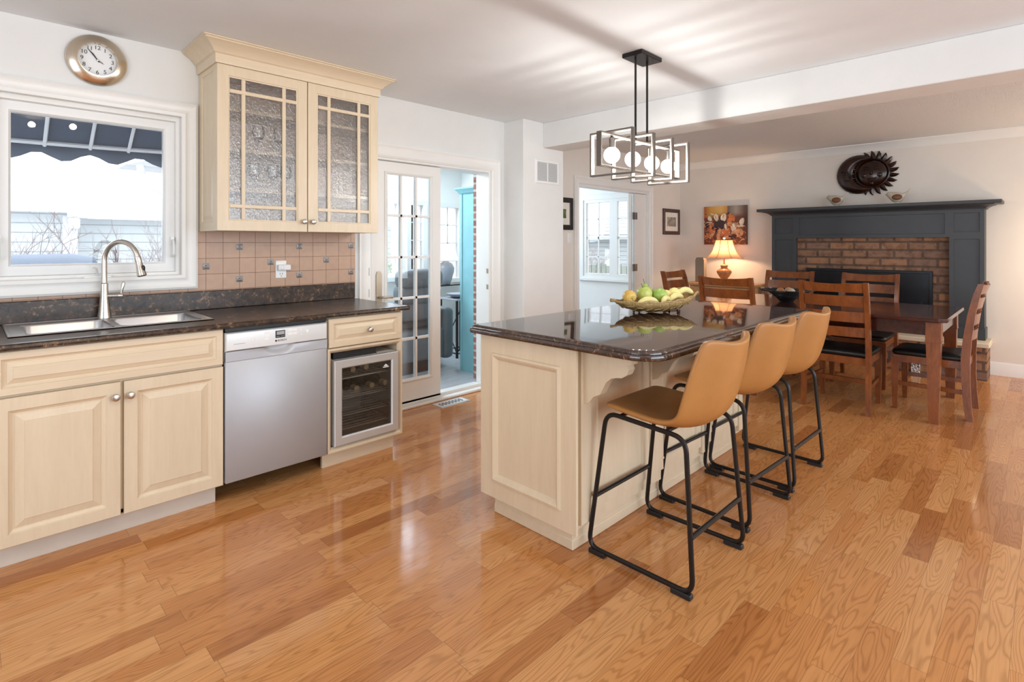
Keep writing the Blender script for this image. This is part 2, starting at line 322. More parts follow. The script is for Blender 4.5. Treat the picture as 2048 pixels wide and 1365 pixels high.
# ------------------------------------------------------------------ mesh builder
class MB:
    def __init__(s): s.bm = bmesh.new(); s.mi = 0
    def _f(s, vs):
        try:
            f = s.bm.faces.new(vs); f.material_index = s.mi; return f
        except ValueError: return None
    def rings(s, rings, cap0=True, cap1=True, loop=False, closed=True):
        V = [[s.bm.verts.new(p) for p in r] for r in rings]; n = len(V[0])
        seq = list(zip(V, V[1:])) + ([(V[-1], V[0])] if loop else [])
        for a, b in seq:
            for i in range(n if closed else n-1):
                j = (i+1) % n; s._f((a[i], a[j], b[j], b[i]))
        if not loop:
            if cap0: s._f(V[0][::-1])
            if cap1: s._f(V[-1])
        return V
    def box(s, x0, x1, y0, y1, z0, z1, bev=0, seg=1):
        r = [[(x0, y0, z), (x1, y0, z), (x1, y1, z), (x0, y1, z)] for z in (z0, z1)]
        V = s.rings(r)
        if bev:
            vs = V[0]+V[1]; es = list({e for v in vs for e in v.link_edges})
            bmesh.ops.bevel(s.bm, geom=es, offset=bev, segments=seg, profile=.5, affect='EDGES', material=s.mi)
        return s
    def taper(s, c0, w0, c1, w1):
        r = []
        for c, w in ((c0, w0), (c1, w1)):
            r.append([(c[0]+a*w[0]/2, c[1]+b*w[1]/2, c[2]) for a, b in ((-1, -1), (1, -1), (1, 1), (-1, 1))])
        s.rings(r); return s
    def sweepbox(s, pts, wx, wy):                      # rectangular section along a mostly vertical path
        r = [[(p[0]+a*wx/2, p[1]+b*wy/2, p[2]) for a, b in ((-1, -1), (1, -1), (1, 1), (-1, 1))] for p in pts]
        s.rings(r); return s
    def prism(s, poly, fn, a0, a1):
        s.rings([[fn(p, a) for p in poly] for a in (a0, a1)]); return s
    def tube(s, pts, r, n=8, closed=False):
        P = [Vector(p) for p in pts]; N = len(P); R = r if isinstance(r, (list, tuple)) else [r]*N
        T = []
        for i in range(N):
            a = P[(i-1) % N] if (closed or i > 0) else P[i]; b = P[(i+1) % N] if (closed or i < N-1) else P[i]
            T.append((b-a).normalized())
        up = Vector((0, 0, 1)) if abs(T[0].z) < .9 else Vector((1, 0, 0))
        u = T[0].cross(up).normalized(); rings = []
        for i in range(N):
            u = (u - T[i]*u.dot(T[i])); u = u.normalized() if u.length > 1e-6 else T[i].orthogonal().normalized()
            v = T[i].cross(u)
            rings.append([P[i] + (u*math.cos(2*PI*k/n) + v*math.sin(2*PI*k/n))*R[i] for k in range(n)])
        s.rings(rings, loop=closed); return s
    def lathe(s, prof, c=(0, 0, 0), ax=(0, 0, 1), n=24, flute=0, fl_n=12):
        A = Vector(ax).normalized(); u = A.orthogonal().normalized(); v = A.cross(u); C = Vector(c)
        rings = []
        for r, h in prof:
            ring = []
            for k in range(n):
                t = 2*PI*k/n; rr = max(r, 1e-4)*(1 + flute*math.cos(fl_n*t))
                ring.append(C + A*h + (u*math.cos(t)+v*math.sin(t))*rr)
            rings.append(ring)
        s.rings(rings); return s
    def ball(s, c, r, n=16, m=10, sc=(1, 1, 1)):
        s.rings([[(c[0]+sc[0]*r*math.sin(PI*i/m)*math.cos(2*PI*k/n), c[1]+sc[1]*r*math.sin(PI*i/m)*math.sin(2*PI*k/n), c[2]-sc[2]*r*math.cos(PI*i/m)) for k in range(n)]
                 for i in [.04]+list(range(1, m))+[m-.04]]); return s
    def panel(s, o, u, v, n, w, h, prof, back):        # raised panel: prof = [(inset, height)...]
        o, u, v, n = map(Vector, (o, u, v, n)); R = []
        for i, d in [(0, -back)] + list(prof):
            R.append([o+u*i+v*i+n*d, o+u*(w-i)+v*i+n*d, o+u*(w-i)+v*(h-i)+n*d, o+u*i+v*(h-i)+n*d])
        s.rings(R); return s
    def frame(s, o, u, v, n, w, h, prof):              # hollow rectangular frame, closed profile
        o, u, v, n = map(Vector, (o, u, v, n)); R = []
        for i, d in prof:
            R.append([o+u*i+v*i+n*d, o+u*(w-i)+v*i+n*d, o+u*(w-i)+v*(h-i)+n*d, o+u*i+v*(h-i)+n*d])
        s.rings(R, loop=True); return s
    def grid(s, P, closed_u=False):
        V = [[s.bm.verts.new(p) for p in r] for r in P]
        for a, b in zip(V, V[1:]):
            for i in range(len(a)-1): s._f((a[i], a[i+1], b[i+1], b[i]))
        return V
    def add_mesh(s, me, mat):
        vs = [s.bm.verts.new(mat @ v.co) for v in me.vertices]
        for p in me.polygons: s._f([vs[i] for i in p.vertices])

def fillet(pts, r, seg=6, closed=False):
    P = [Vector(p) for p in pts]; out = []; N = len(P)
    for i in range(N):
        if not closed and i in (0, N-1): out.append(P[i]); continue
        a, b, c = P[(i-1) % N], P[i], P[(i+1) % N]; d1 = (a-b); d2 = (c-b)
        rr = min(r, d1.length*.48, d2.length*.48); p1 = b+d1.normalized()*rr; p2 = b+d2.normalized()*rr
        for k in range(seg+1):
            t = k/seg; out.append(p1*(1-t)**2 + b*2*t*(1-t) + p2*t*t)
    return out

ORG = {}
def thing(name, label, cat, loc=(0, 0, 0), group=None):
    o = bpy.data.objects.new(name, None); COL.objects.link(o); o.location = loc; o.empty_display_size = .1
    o['label'] = label; o['category'] = cat
    if group: o['group'] = group
    ORG[o.name] = Vector(loc); return o
def obj(name, mb, mats, parent=None, smooth=35, label=None, mods=None, recalc=True, loc=None):
    if recalc: bmesh.ops.recalc_face_normals(mb.bm, faces=mb.bm.faces[:])
    org = ORG[parent.name] if parent else Vector(loc or (0, 0, 0))
    if org.length: bmesh.ops.translate(mb.bm, verts=mb.bm.verts[:], vec=-org)
    me = bpy.data.meshes.new(name); mb.bm.to_mesh(me); mb.bm.free()
    for m in (mats if isinstance(mats, list) else [mats]): me.materials.append(M[m] if isinstance(m, str) else m)
    if smooth:
        me.polygons.foreach_set('use_smooth', [True]*len(me.polygons)); me.set_sharp_from_angle(angle=math.radians(smooth))
    o = bpy.data.objects.new(name, me); COL.objects.link(o)
    if parent: o.parent = parent
    elif org.length: o.location = org
    ORG[o.name] = org
    if label: o['label'] = label
    for md in (mods or []):
        x = o.modifiers.new(md[0].lower(), md[0])
        for k, v in md[1].items(): setattr(x, k, v)
    return o
def tag(o, label, cat, group=None, kind=None):
    if label: o['label'] = label
    if cat: o['category'] = cat
    if group: o['group'] = group
    if kind: o['kind'] = kind
    return o
def struct(name, mb, mats, label, parent=None, **kw):
    o = obj(name, mb, mats, parent, **kw)
    if not parent: o['kind'] = 'structure'
    if label: o['label'] = label
    return o
def sthing(name, label, loc=(0, 0, 0)):
    o = bpy.data.objects.new(name, None); COL.objects.link(o); o.location = loc; o['kind'] = 'structure'; o['label'] = label
    ORG[o.name] = Vector(loc); return o
def dup(root, loc, rz=0, label=None, group=None):
    r = root.copy(); COL.objects.link(r); r.location = loc; r.rotation_euler = (0, 0, rz)
    if label: r['label'] = label
    if group: r['group'] = group
    for ch in list(root.children):
        c = ch.copy(); COL.objects.link(c); c.parent = r
        for g in ch.children:
            d = g.copy(); COL.objects.link(d); d.parent = c
    return r
def text_mesh(s, size, ext=.0004):
    cu = bpy.data.curves.new('t', 'FONT'); cu.body = s; cu.size = size; cu.extrude = ext; cu.align_x = 'CENTER'; cu.align_y = 'CENTER'
    o = bpy.data.objects.new('t', cu); COL.objects.link(o)
    dg = bpy.context.evaluated_depsgraph_get(); me = bpy.data.meshes.new_from_object(o.evaluated_get(dg))
    bpy.data.objects.remove(o); bpy.data.curves.remove(cu); return me
def wallmat(p, n):                                      # text/plane placement on a wall whose outward normal is n
    n = Vector(n); v = Vector((0, 0, 1)); u = v.cross(n)
    return Matrix(((u.x, v.x, n.x, p[0]), (u.y, v.y, n.y, p[1]), (u.z, v.z, n.z, p[2]), (0, 0, 0, 1)))
XU, YU, ZU, NX, NY = (1, 0, 0), (0, 1, 0), (0, 0, 1), (-1, 0, 0), (0, -1, 0)

# ================================================================== SETTING
WY = 3.62; ZC = 2.44; XF = 7.23; YB = 3.77
mb = MB(); mb.box(-2.7, 7.3, -2.9, 3.72, -.05, 0); mb.box(4.2, 7.3, 3.72, YB+.12, -.05, 0)
struct('floor', mb, 'floor', 'glossy honey oak plank floor of the kitchen and dining room')
mb = MB(); mb.box(-2.7, 3.816, -2.9, WY+.15, ZC, ZC+.08); struct('ceiling', mb, 'ceiling', 'smooth white kitchen ceiling')
mb = MB(); mb.box(3.816, 7.4, -2.9, YB+.12, ZC, ZC+.08); struct('ceiling_family_room', mb, 'stipple', 'stippled ceiling of the dining room beyond the beam')
mb = MB(); mb.box(3.816, 4.11, -2.9, 3.37, 2.207, ZC, .004); struct('ceiling_beam', mb, 'wall', 'white dropped beam between kitchen and dining room')
def wall_holes(mb, axis, pos, th, a0, a1, z0, z1, holes):   # wall split round rectangular holes (sorted, not overlapping)
    def b(p, q, zz0, zz1):
        if q-p < 1e-4 or zz1-zz0 < 1e-4: return
        if axis == 'y': mb.box(p, q, pos, pos+th, zz0, zz1)
        else: mb.box(pos, pos+th, p, q, zz0, zz1)
    cur = a0
    for h0, h1, hz0, hz1 in holes:
        b(cur, h0, z0, z1); b(h0, h1, z0, hz0); b(h0, h1, hz1, z1); cur = h1
    b(cur, a1, z0, z1)
mb = MB(); wall_holes(mb, 'y', WY, .14, -2.7, 3.544, 0, ZC, [(.07, .90, 1.115, 2.055), (2.14, 3.375, 0, 1.98)])
struct('wall_back', mb, 'wall', 'cream kitchen wall behind the sink', smooth=0)
mb = MB(); mb.box(3.544, 4.11, 3.37, YB+.1, 0, ZC, .004); struct('wall_stub', mb, 'wall', 'white wall return with the air grille')
mb = MB(); wall_holes(mb, 'y', YB, .12, 4.11, 7.35, 0, ZC, [(4.86, 6.36, 0, 1.98)]); struct('wall_family_back', mb, 'wall_far', 'beige dining room wall with the open doorway', smooth=0)
mb = MB(); mb.box(XF, XF+.12, -2.9, YB, 0, ZC); struct('wall_right', mb, 'wall_far', 'beige dining room wall behind the fireplace')
mb = MB(); mb.box(-2.8, 7.35, -3.0, -2.9, 0, ZC); struct('wall_front', mb, 'wall', None)
mb = MB(); mb.box(-2.8, -2.7, -3.0, WY+.1, 0, ZC); struct('wall_left', mb, 'wall', None)
# crown moulding and baseboards
mb = MB(); cp = [(0, 0), (.075, 0), (.075, -.012), (.06, -.02), (.03, -.055), (.018, -.075), (.012, -.09), (0, -.09)]
mb.prism(cp, lambda p, a: (XF-p[0], a, ZC+p[1]), -2.9, YB); struct('trim_1', mb, 'trim', 'crown moulding above the fireplace wall')
def base(name, fn, a0, a1, label):
    mb = MB(); mb.prism([(0, 0), (.016, 0), (.016, .085), (.011, .10), (.011, .115), (.005, .13), (0, .13)], fn, a0, a1); struct(name, mb, 'trim', label)
base('baseboard_right', lambda p, a: (XF-p[0], a, p[1]), -2.9, .43, 'white baseboard right of the fireplace')
base('baseboard_right_far', lambda p, a: (XF-p[0], a, p[1]), 2.52, YB, 'white baseboard behind the pine table')
base('baseboard_family_back', lambda p, a: (a, YB-p[0], p[1]), 6.45, XF, 'white baseboard right of the doorway')
base('baseboard_back', lambda p, a: (a, WY-p[0], p[1]), 3.48, 3.544, 'white baseboard by the french door')
base('baseboard_stub', lambda p, a: (a, 3.37-p[0], p[1]), 3.544, 4.11, 'white baseboard under the air grille')

# ---- window over the sink
t = sthing('window_1', 'white framed window above the sink with crank handles', (.485, WY, 1.10))
CAS = [(0, 0), (0, .022), (.012, .028), (.03, .018), (.05, .018), (.065, .026), (.082, .02), (.085, 0)]
mb = MB(); mb.frame((0, WY, 1.045), XU, ZU, NY, .975, 1.09, CAS); obj('casing', mb, 'trim', t)
mb = MB(); mb.frame((.07, WY+.012, 1.115), XU, ZU, NY, .83, .94, [(0, -.10), (0, .0), (.012, .006), (.03, .004), (.035, -.02), (.035, -.10)]); obj('jamb', mb, 'trim', t)
mb = MB(); mb.frame((.105, WY+.035, 1.15), XU, ZU, NY, .76, .87, [(0, -.03), (0, .008), (.008, .012), (.045, .012), (.055, .0), (.055, -.03)]); obj('sash', mb, 'white', t)
mb = MB(); mb.box(.158, .812, WY+.045, WY+.05, 1.20, 1.97); obj('pane', mb, 'glass', t)
for hx in (.115, .852):
    mb = MB(); mb.tube(fillet([(hx, WY+.02, 1.33), (hx, WY-.01, 1.33), (hx, WY-.012, 1.245), (hx, WY+.01, 1.235)], .012), .006); mb.box(hx-.009, hx+.009, WY+.012, WY+.022, 1.31, 1.35); obj('lock_handle', mb, 'white', t)
mb = MB(); mb.box(.44, .56, WY-.012, WY+.02, 1.128, 1.14, .003); mb.tube([(.50, WY-.01, 1.14), (.49, WY-.025, 1.18), (.475, WY-.03, 1.185)], .006); obj('crank', mb, 'white', t)
# ---- french door opening
t = sthing('trim_2', 'white casing round the french door', (2.7, WY, 0))
mb = MB(); CS = [(0, 0), (0, .018), (.02, .024), (.06, .016), (.085, .02), (.10, .014), (.10, 0)]
def u_casing(mb, x0, x1, zt, y, w=.105):
    pr = [(0, 0), (0, .024), (.012, .026), (.03, .016), (w*.7, .016), (w*.85, .022), (w, .014), (w, 0)]
    R = []
    for c in [(x0, 0), (x0, zt), (x1, zt), (x1, 0)]:
        ring = []
        for i, d in pr:
            sx = c[0]+i if c[0] == x0 else c[0]-i; z = 0 if c[1] == 0 else zt-i
            ring.append((sx, y-d, z))
        R.append(ring)
    mb.rings(R)
u_casing(mb, 2.04, 3.478, 2.075, WY); obj('casing', mb, 'trim', t)
mb = MB(); mb.box(2.14, 2.165, WY, WY+.2, 0, 1.98); mb.box(3.35, 3.376, WY-.002, WY+.17, 0, 1.98); mb.box(2.165, 3.35, WY-.001, WY+.2, 1.955, 1.98); obj('jamb', mb, 'trim', t)
mb = MB(); mb.box(2.165, 3.35, WY-.03, WY+.2, 0, .022, .006); mb.box(2.165, 3.35, WY+.04, WY+.06, .02, .045); obj('threshold', mb, 'trim', t)
for z in (.915, 1.06):
    mb = MB(); mb.box(3.3485, 3.351, WY+.005, WY+.032, z-.022, z+.022); mb.box(3.346, 3.350, WY+.014, WY+.024, z-.010, z+.010); obj('strike_plate', mb, 'brass', t)
for z in (.94, 1.10):
    mb = MB(); mb.box(2.118, 2.132, WY-.019, WY-.015, z-.03, z+.03); obj('strike_plate', mb, 'hinge', t)
t = sthing('door_1', 'white french door leaf with fifteen panes, closed', (2.5, 3.68, 0))
y0 = 3.66; dx0, dx1, dz0, dz1 = 2.165, 2.832, .03, 1.95; gx0, gx1, gz0, gz1 = 2.30, 2.735, .21, 1.862
mb = MB()
mb.box(dx0, gx0, y0, y0+.04, dz0, dz1); mb.box(gx1, dx1, y0, y0+.04, dz0, dz1); mb.box(gx0, gx1, y0, y0+.04, dz0, gz0); mb.box(gx0, gx1, y0, y0+.04, gz1, dz1)
mb.frame((gx0-.012, y0, gz0-.012), XU, ZU, NY, gx1-gx0+.024, gz1-gz0+.024, [(0, -.01), (0, .008), (.01, .012), (.026, .002), (.026, -.01)])
obj('stile_frame', mb, 'trim', t, smooth=30)
mb = MB()
for i in (1, 2):
    x = gx0+(gx1-gx0)*i/3; mb.box(x-.009, x+.009, y0+.006, y0+.034, gz0, gz1)
for i in range(1, 5):
    z = gz0+(gz1-gz0)*i/5; mb.box(gx0, gx1, y0+.006, y0+.034, z-.009, z+.009)
obj('muntins', mb, 'trim', t, smooth=0)
mb = MB(); mb.box(gx0, gx1, y0+.018, y0+.022, gz0, gz1); obj('pane', mb, 'glass', t)
mb = MB(); mb.prism([(-.024, .0), (-.024, .215), (-.014, .24), (.014, .24), (.024, .215), (.024, 0)], lambda p, a: (2.235+p[0], a, .855+p[1]), y0-.010, y0); obj('handle_plate', mb, 'brass', t)
mb = MB(); mb.tube(fillet([(2.235, y0-.005, .90), (2.235, y0-.05, .90), (2.33, y0-.052, .895)], .02), .009); obj('lever_handle', mb, 'brass', t)
# ---- doorway in the dining room wall
t = sthing('trim_3', 'white casing round the dining room doorway', (5.6, YB, 0))
mb = MB(); u_casing(mb, 4.77, 6.45, 2.07, YB, .085); obj('casing', mb, 'trim', t)
mb = MB(); mb.box(4.86, 4.88, YB, YB+.12, 0, 1.98); mb.box(6.34, 6.36, YB, YB+.12, 0, 1.98); mb.box(4.88, 6.34, YB, YB+.12, 1.96, 1.98); obj('jamb', mb, 'trim', t)
t = sthing('door_2', 'white folding door leaves with bronze hinges in the doorway', (6.2, YB+.05, 0))
mb = MB(); mb.box(6.085, 6.345, YB+.03, YB+.065, .02, 1.955); obj('leaf', mb, 'trim', t)
mb = MB(); la, lb = Vector((6.035, YB+.075, 0)), Vector((.86, .51, 0)); ln_ = Vector((-.51, .86, 0))
mb.rings([[la+ln_*c+lb*k+Vector((0, 0, z)) for k, c in ((0, -.018), (.42, -.018), (.42, .018), (0, .018))] for z in (.02, 1.955)]); obj('leaf', mb, 'trim', t)
for z in (.42, 1.00, 1.665):
    mb = MB(); mb.box(6.028, 6.074, YB+.026, YB+.034, z-.045, z+.045); mb.box(6.079, 6.13, YB+.024, YB+.031, z-.045, z+.045); mb.tube([(6.0765, YB+.022, z-.045), (6.0765, YB+.022, z+.045)], .006); obj('hinge', mb, 'hinge', t)

# ---- tiled splashback
t = sthing('wall_tile', 'tan square tile splashback with small metal accents', (1.5, WY, 1.03))
mb = MB(); mb.box(-.2, 2.012, WY-.008, WY, 1.02, 1.048); mb.box(.9755, 2.012, WY-.008, WY, 1.048, 1.384); obj('tiles', mb, 'tile', t, smooth=0)
for (ax, az) in ((1.023, 1.173), (1.213, 1.29), (1.213, 1.089), (1.405, 1.19), (1.595, 1.292), (1.595, 1.098), (1.788, 1.196), (1.977, 1.295), (1.977, 1.104)):
    mb = MB(); mb.panel((ax-.019, WY-.008, az-.019), XU, ZU, NY, .038, .038, [(0, .003), (.004, .004), (.006, .002), (.012, .0035), (.015, .0015)], .001); obj('accent_tile', mb, 'accent', t)

# ================================================================== KITCHEN RUN
DOORP = [(0, .0), (.003, .003), (.050, .003), (.054, -.003), (.064, -.010), (.069, -.010), (.071, -.008), (.098, .0005), (.1, .003)]
DRAWP = [(0, .0), (.003, .003), (.030, .003), (.033, -.003), (.041, -.009), (.045, -.009), (.047, -.007), (.064, .0005), (.066, .003)]
def knob(parent, x, y, z, n=(0, -1, 0), mat='nickel', label=None):
    mb = MB(); mb.lathe([(.006, 0), (.006, .012), (.010, .015), (.0155, .020), (.0165, .025), (.014, .030), (.006, .033)], (x, y, z), n, 16); return obj('knob', mb, mat, parent)
t = thing('sink_base_cabinet', 'cream maple base cabinet with two raised panel doors under the sink', 'cabinet', (.49, 3.25, 0))
mb = MB()
mb.box(-.02, .0, 2.963, WY-.03, .10, .70); mb.box(.895, .913, 2.963, WY-.03, .10, .884); mb.box(-.02, .895, 2.963, WY-.03, .10, .118); mb.box(-.02, .895, 2.963, 2.985, .69, .884); mb.box(.476, .51, 2.963, 2.985, .1, .69)
obj('carcass', mb, 'maple', t, smooth=0)
mb = MB(); mb.panel((.07, 2.94, .705), XU, ZU, NY, .84, .176, DRAWP, .022); obj('false_drawer_front', mb, 'maple_h', t, smooth=8)
for x0, x1, kx in ((.07, .489, .467), (.501, .911, .522)):
    mb = MB(); mb.panel((x0, 2.94, .10), XU, ZU, NY, x1-x0, .594, DOORP, .022); d = obj('door', mb, 'maple', t, smooth=8); knob(d, kx, 2.937, .632)
mb = MB(); mb.box(-.02, .895, 3.01, 3.028, 0, .10); obj('toe_kick', mb, 'kick', t)

t = thing('dishwasher', 'stainless front dishwasher with pale control strip between cream cabinets', 'dishwasher', (1.185, 3.2, 0))
dwx0, dwx1 = .918, 1.456
mb = MB(); mb.box(dwx0+.012, dwx1-.012, 2.965, 3.55, .10, .868); obj('tub', mb, 'black', t)
# door skin with a scooped grip
mb = MB(); N = 24; yf = 2.93
prof = [(.0, 0), (.05, -.008), (.3, -.02), (.6, -.024), (.9, -.018), (1, 0)]
mb.box(dwx0, dwx1, yf, yf+.03, .103, .715, .004)
def scoop(x):
    s = (x-1.185)/.085
    return 0 if abs(s) >= 1 else math.sqrt(1-s*s)
xs = [dwx0, dwx0+.05] + [1.185-.085+.17*i/20 for i in range(21)] + [dwx1-.05, dwx1]
P = []
for j in range(7):
    row = []
    for x in xs:
        sc = scoop(x); zt, zb = .764, .715
        z = zb+(zt-zb)*j/6; depth = 0
        zlim = .764-.046*sc
        if sc > 0 and z > zlim: depth = .022*min(1, (z-zlim)/.03)*sc**.3
        row.append((x, yf+depth, z))
    P.append(row)
mb.grid(P); mb.box(dwx0, dwx1, yf+.026, yf+.03, .713, .764)
obj('door_skin', mb, 'steel_dw', t, smooth=50, recalc=False)
mb = MB(); mb.panel((dwx0, yf, .766), XU, ZU, NY, dwx1-dwx0, .094, [(0, -.006), (.002, .0), (.006, .004), (.012, .005)], .03); p = obj('control_panel', mb, 'dw_panel', t)
mb = MB(); mb.box(1.163, 1.214, yf-.0062, yf-.004, .808, .846); d = obj('display', mb, 'black', p)
mb = MB(); mb.box(1.169, 1.210, yf-.0066, yf-.006, .824, .842); mb.box(1.168, 1.184, yf-.0066, yf-.006, .814, .816); mb.box(1.191, 1.211, yf-.0066, yf-.006, .814, .816); obj('readout', mb, 'grey_ink', p)
for x, z, r in ((1.045, .815, .009), (1.302, .838, .005), (1.302, .812, .005), (1.338, .826, .009)):
    mb = MB(); mb.lathe([(r, 0), (r, .0022), (r*.8, .003), (r*.75, .001)], (x, yf-.005, z), NY, 18); obj('round_button', mb, 'white', p)
for x, z in ((1.118, .842), (1.118, .826), (1.118, .810), (1.243, .842), (1.243, .822), (1.268, .842), (1.268, .822)):
    mb = MB(); mb.box(x-.011, x+.011, yf-.0058, yf-.0048, z-.0055, z+.0055); obj('key', mb, 'white', p)
mb = MB(); mb.add_mesh(text_mesh('BOSCH', .0145), wallmat((1.198, yf-.0056, .793), NY))
mb.lathe([(.0052, 0), (.0052, .0006), (.0042, .0007), (.0042, 0)], (1.166, yf-.0052, .793), NY, 18)
mb.add_mesh(text_mesh('H', .007), wallmat((1.166, yf-.0056, .793), NY))
obj('brand_lettering', mb, 'ink', p, smooth=0)
mb = MB(); mb.box(.955, 1.01, yf-.0056, yf-.005, .800, .8025); obj('fine_print', mb, 'grey_ink', p)
mb = MB(); mb.box(dwx0, dwx1, 3.30, 3.32, .0, .10); obj('toe_kick', mb, 'black', t)
mb = MB(); mb.box(dwx0, dwx1, 2.936, 2.96, .868, .884); obj('top_gasket', mb, 'black', t)

t = thing('wine_cooler_cabinet', 'narrow cream maple end cabinet holding the wine cooler below a drawer', 'cabinet', (1.715, 3.25, 0))
cx0, cx1 = 1.464, 1.968
mb = MB(); mb.box(cx0, cx0+.018, 2.962, WY-.03, .10, .884); mb.box(cx1-.018, cx1, 2.962, WY-.03, .10, .884); mb.box(cx0+.018, cx1-.018, 2.962, WY-.03, .10, .118); mb.box(cx0+.018, cx1-.018, 2.962, WY-.03, .694, .712); mb.box(cx0+.018, cx1-.018, WY-.05, WY-.03, .118, .694)
mb.box(cx0+.018, cx1-.018, 2.962, 2.98, .872, .884); obj('carcass', mb, 'maple', t, smooth=0)
mb = MB()
mb.frame((cx0, 2.962, .10), XU, ZU, NY, cx1-cx0, .602, [(0, 0), (0, .022), (.012, .022), (.026, .008), (.028, 0)]); obj('opening_frame', mb, 'maple', t)
mb = MB(); mb.panel((cx0+.006, 2.94, .708), XU, ZU, NY, cx1-cx0-.012, .168, DRAWP, .022); d = obj('drawer', mb, 'maple_h', t, smooth=8); knob(d, 1.728, 2.938, .79)
mb = MB(); mb.box(cx0, cx1-.025, 3.01, 3.028, 0, .10); mb.box(cx1-.043, cx1-.025, 3.028, WY-.03, 0, .10); obj('toe_kick', mb, 'maple_h', t)

t = thing('wine_cooler', 'small silver framed wine cooler with glass door in the cabinet niche', 'wine cooler', (1.715, 3.1, .12))
kx0, kx1, kz0, kz1 = 1.500, 1.932, .135, .630
mb = MB()
mb.box(kx0, kx0+.02, 2.965, 3.38, kz0, kz1); mb.box(kx1-.02, kx1, 2.965, 3.38, kz0, kz1); mb.box(kx0+.02, kx1-.02, 2.965, 3.38, kz0, kz0+.02); mb.box(kx0+.02, kx1-.02, 2.965, 3.38, kz1-.02, kz1); mb.box(kx0+.02, kx1-.02, 3.36, 3.38, kz0+.02, kz1-.02)
for fx in (kx0+.03, kx1-.03):
    for fy in (3.0, 3.34): mb.lathe([(.012, 0), (.012, .018)], (fx, fy, .118), n=10)
obj('body', mb, 'cooler_in', t, smooth=0)
mb = MB(); mb.frame((kx0, 2.955, kz0), XU, ZU, NY, kx1-kx0, kz1-kz0, [(0, -.01), (0, .026), (.004, .03), (.043, .03), (.05, .022), (.05, -.01)]); d = obj('door', mb, 'silver', t)
mb = MB(); mb.box(kx0+.048, kx1-.048, 2.938, 2.942, kz0+.048, kz1-.048); obj('door_glass', mb, 'cooler_glass', d)
mb = MB(); mb.prism([(-.016, 0), (0, .014), (.016, 0)], lambda p, a: (1.845+p[0], a, .548+p[1]), 2.9345, 2.938); mb.box(1.825, 1.865, 2.9345, 2.938, .540, .545); obj('badge', mb, 'white', d)
def rack(z, y0=2.985):
    mb = MB(); a, b = kx0+.03, kx1-.03
    for i in range(6): yy = y0+.035+i*.05; mb.tube([(a, yy, z), (b, yy, z)], .0032, 6)
    for x in (a, b): mb.tube([(x, y0, z), (x, 3.33, z)], .0045, 6)
    mb.tube([(a, y0, z), (b, y0, z)], .0045, 6)
    return obj('wire_rack', mb, 'rack', t)
for z in (.505, .385, .285, .205): rack(z)
bt = [(.006, 0), (.036, .004), (.038, .012), (.038, .17), (.030, .20), (.015, .235), (.0135, .285), (.0155, .29), (.0155, .30), (.004, .302)]
wb = None
for k, (bx, bz) in enumerate(((1.565, .548), (1.655, .548), (1.745, .548), (1.575, .428), (1.68, .428), (1.785, .428), (1.88, .428))):
    lab = ['wine bottle on the cooler top rack, at its left end', 'wine bottle in the middle of the cooler top rack', 'wine bottle on the cooler top rack, below the badge side',
           'wine bottle at the left end of the second cooler rack', 'wine bottle second from left on the second cooler rack', 'wine bottle third from left on the second cooler rack', 'wine bottle at the right end of the second cooler rack'][k]
    if wb is None:
        wb = thing('wine_bottle', lab, 'bottle', (bx, 3.30, bz), 'wine bottles in the cooler')
        mb = MB(); mb.lathe(bt[:8], (bx, 3.30, bz), NY, 16); obj('glass_body', mb, 'bottle', wb)
        mb = MB(); mb.lathe([(.0150, .25), (.0165, .252), (.0165, .304), (.012, .306)], (bx, 3.30, bz), NY, 14); obj('cap', mb, 'cork', wb)
    else: dup(wb, (bx, 3.30, bz), 0, lab)
mb = MB(); mb.box(1.515, 1.80, 2.975, 3.25, .632, .675, .004); mb.box(1.513, 1.802, 2.972, 2.978, .630, .637)
o = obj('black_folder', mb, 'black', loc=(1.66, 3.1, .632)); tag(o, 'flat black case lying on top of the wine cooler', 'case')

# countertop with sink cut-out
t = thing('kitchen_countertop', 'brown speckled laminate countertop along the wall with upstand and sink', 'countertop', (.9, 3.25, .885))
sx0, sx1, sy0, sy1 = .155, .895, 3.12, 3.56
mb = MB()
def slab(x0, x1, y0, y1): mb.box(x0, x1, y0, y1, .885, .914)
slab(-.2, sx0, 2.93, WY-.02); slab(sx1, 1.995, 2.93, WY-.02); slab(sx0, sx1, 2.93, sy0); slab(sx0, sx1, sy1, WY-.02)
nose = [(2.93, .914), (2.918, .9125), (2.911, .907), (2.908, .898), (2.91, .889), (2.918, .885), (2.93, .885)]
mb.prism(nose, lambda p, a: (a, p[0], p[1]), -.2, 1.995)
mb.prism([(1.995, .914), (2.005, .911), (2.010, .904), (2.010, .895), (2.004, .887), (1.995, .885)], lambda p, a: (p[0], a, p[1]), 2.915, WY-.02)
obj('worktop', mb, 'laminate', t, smooth=30)
mb = MB(); mb.box(-.2, 2.005, WY-.022, WY-.002, .914, 1.026, .004); obj('upstand', mb, 'laminate', t)

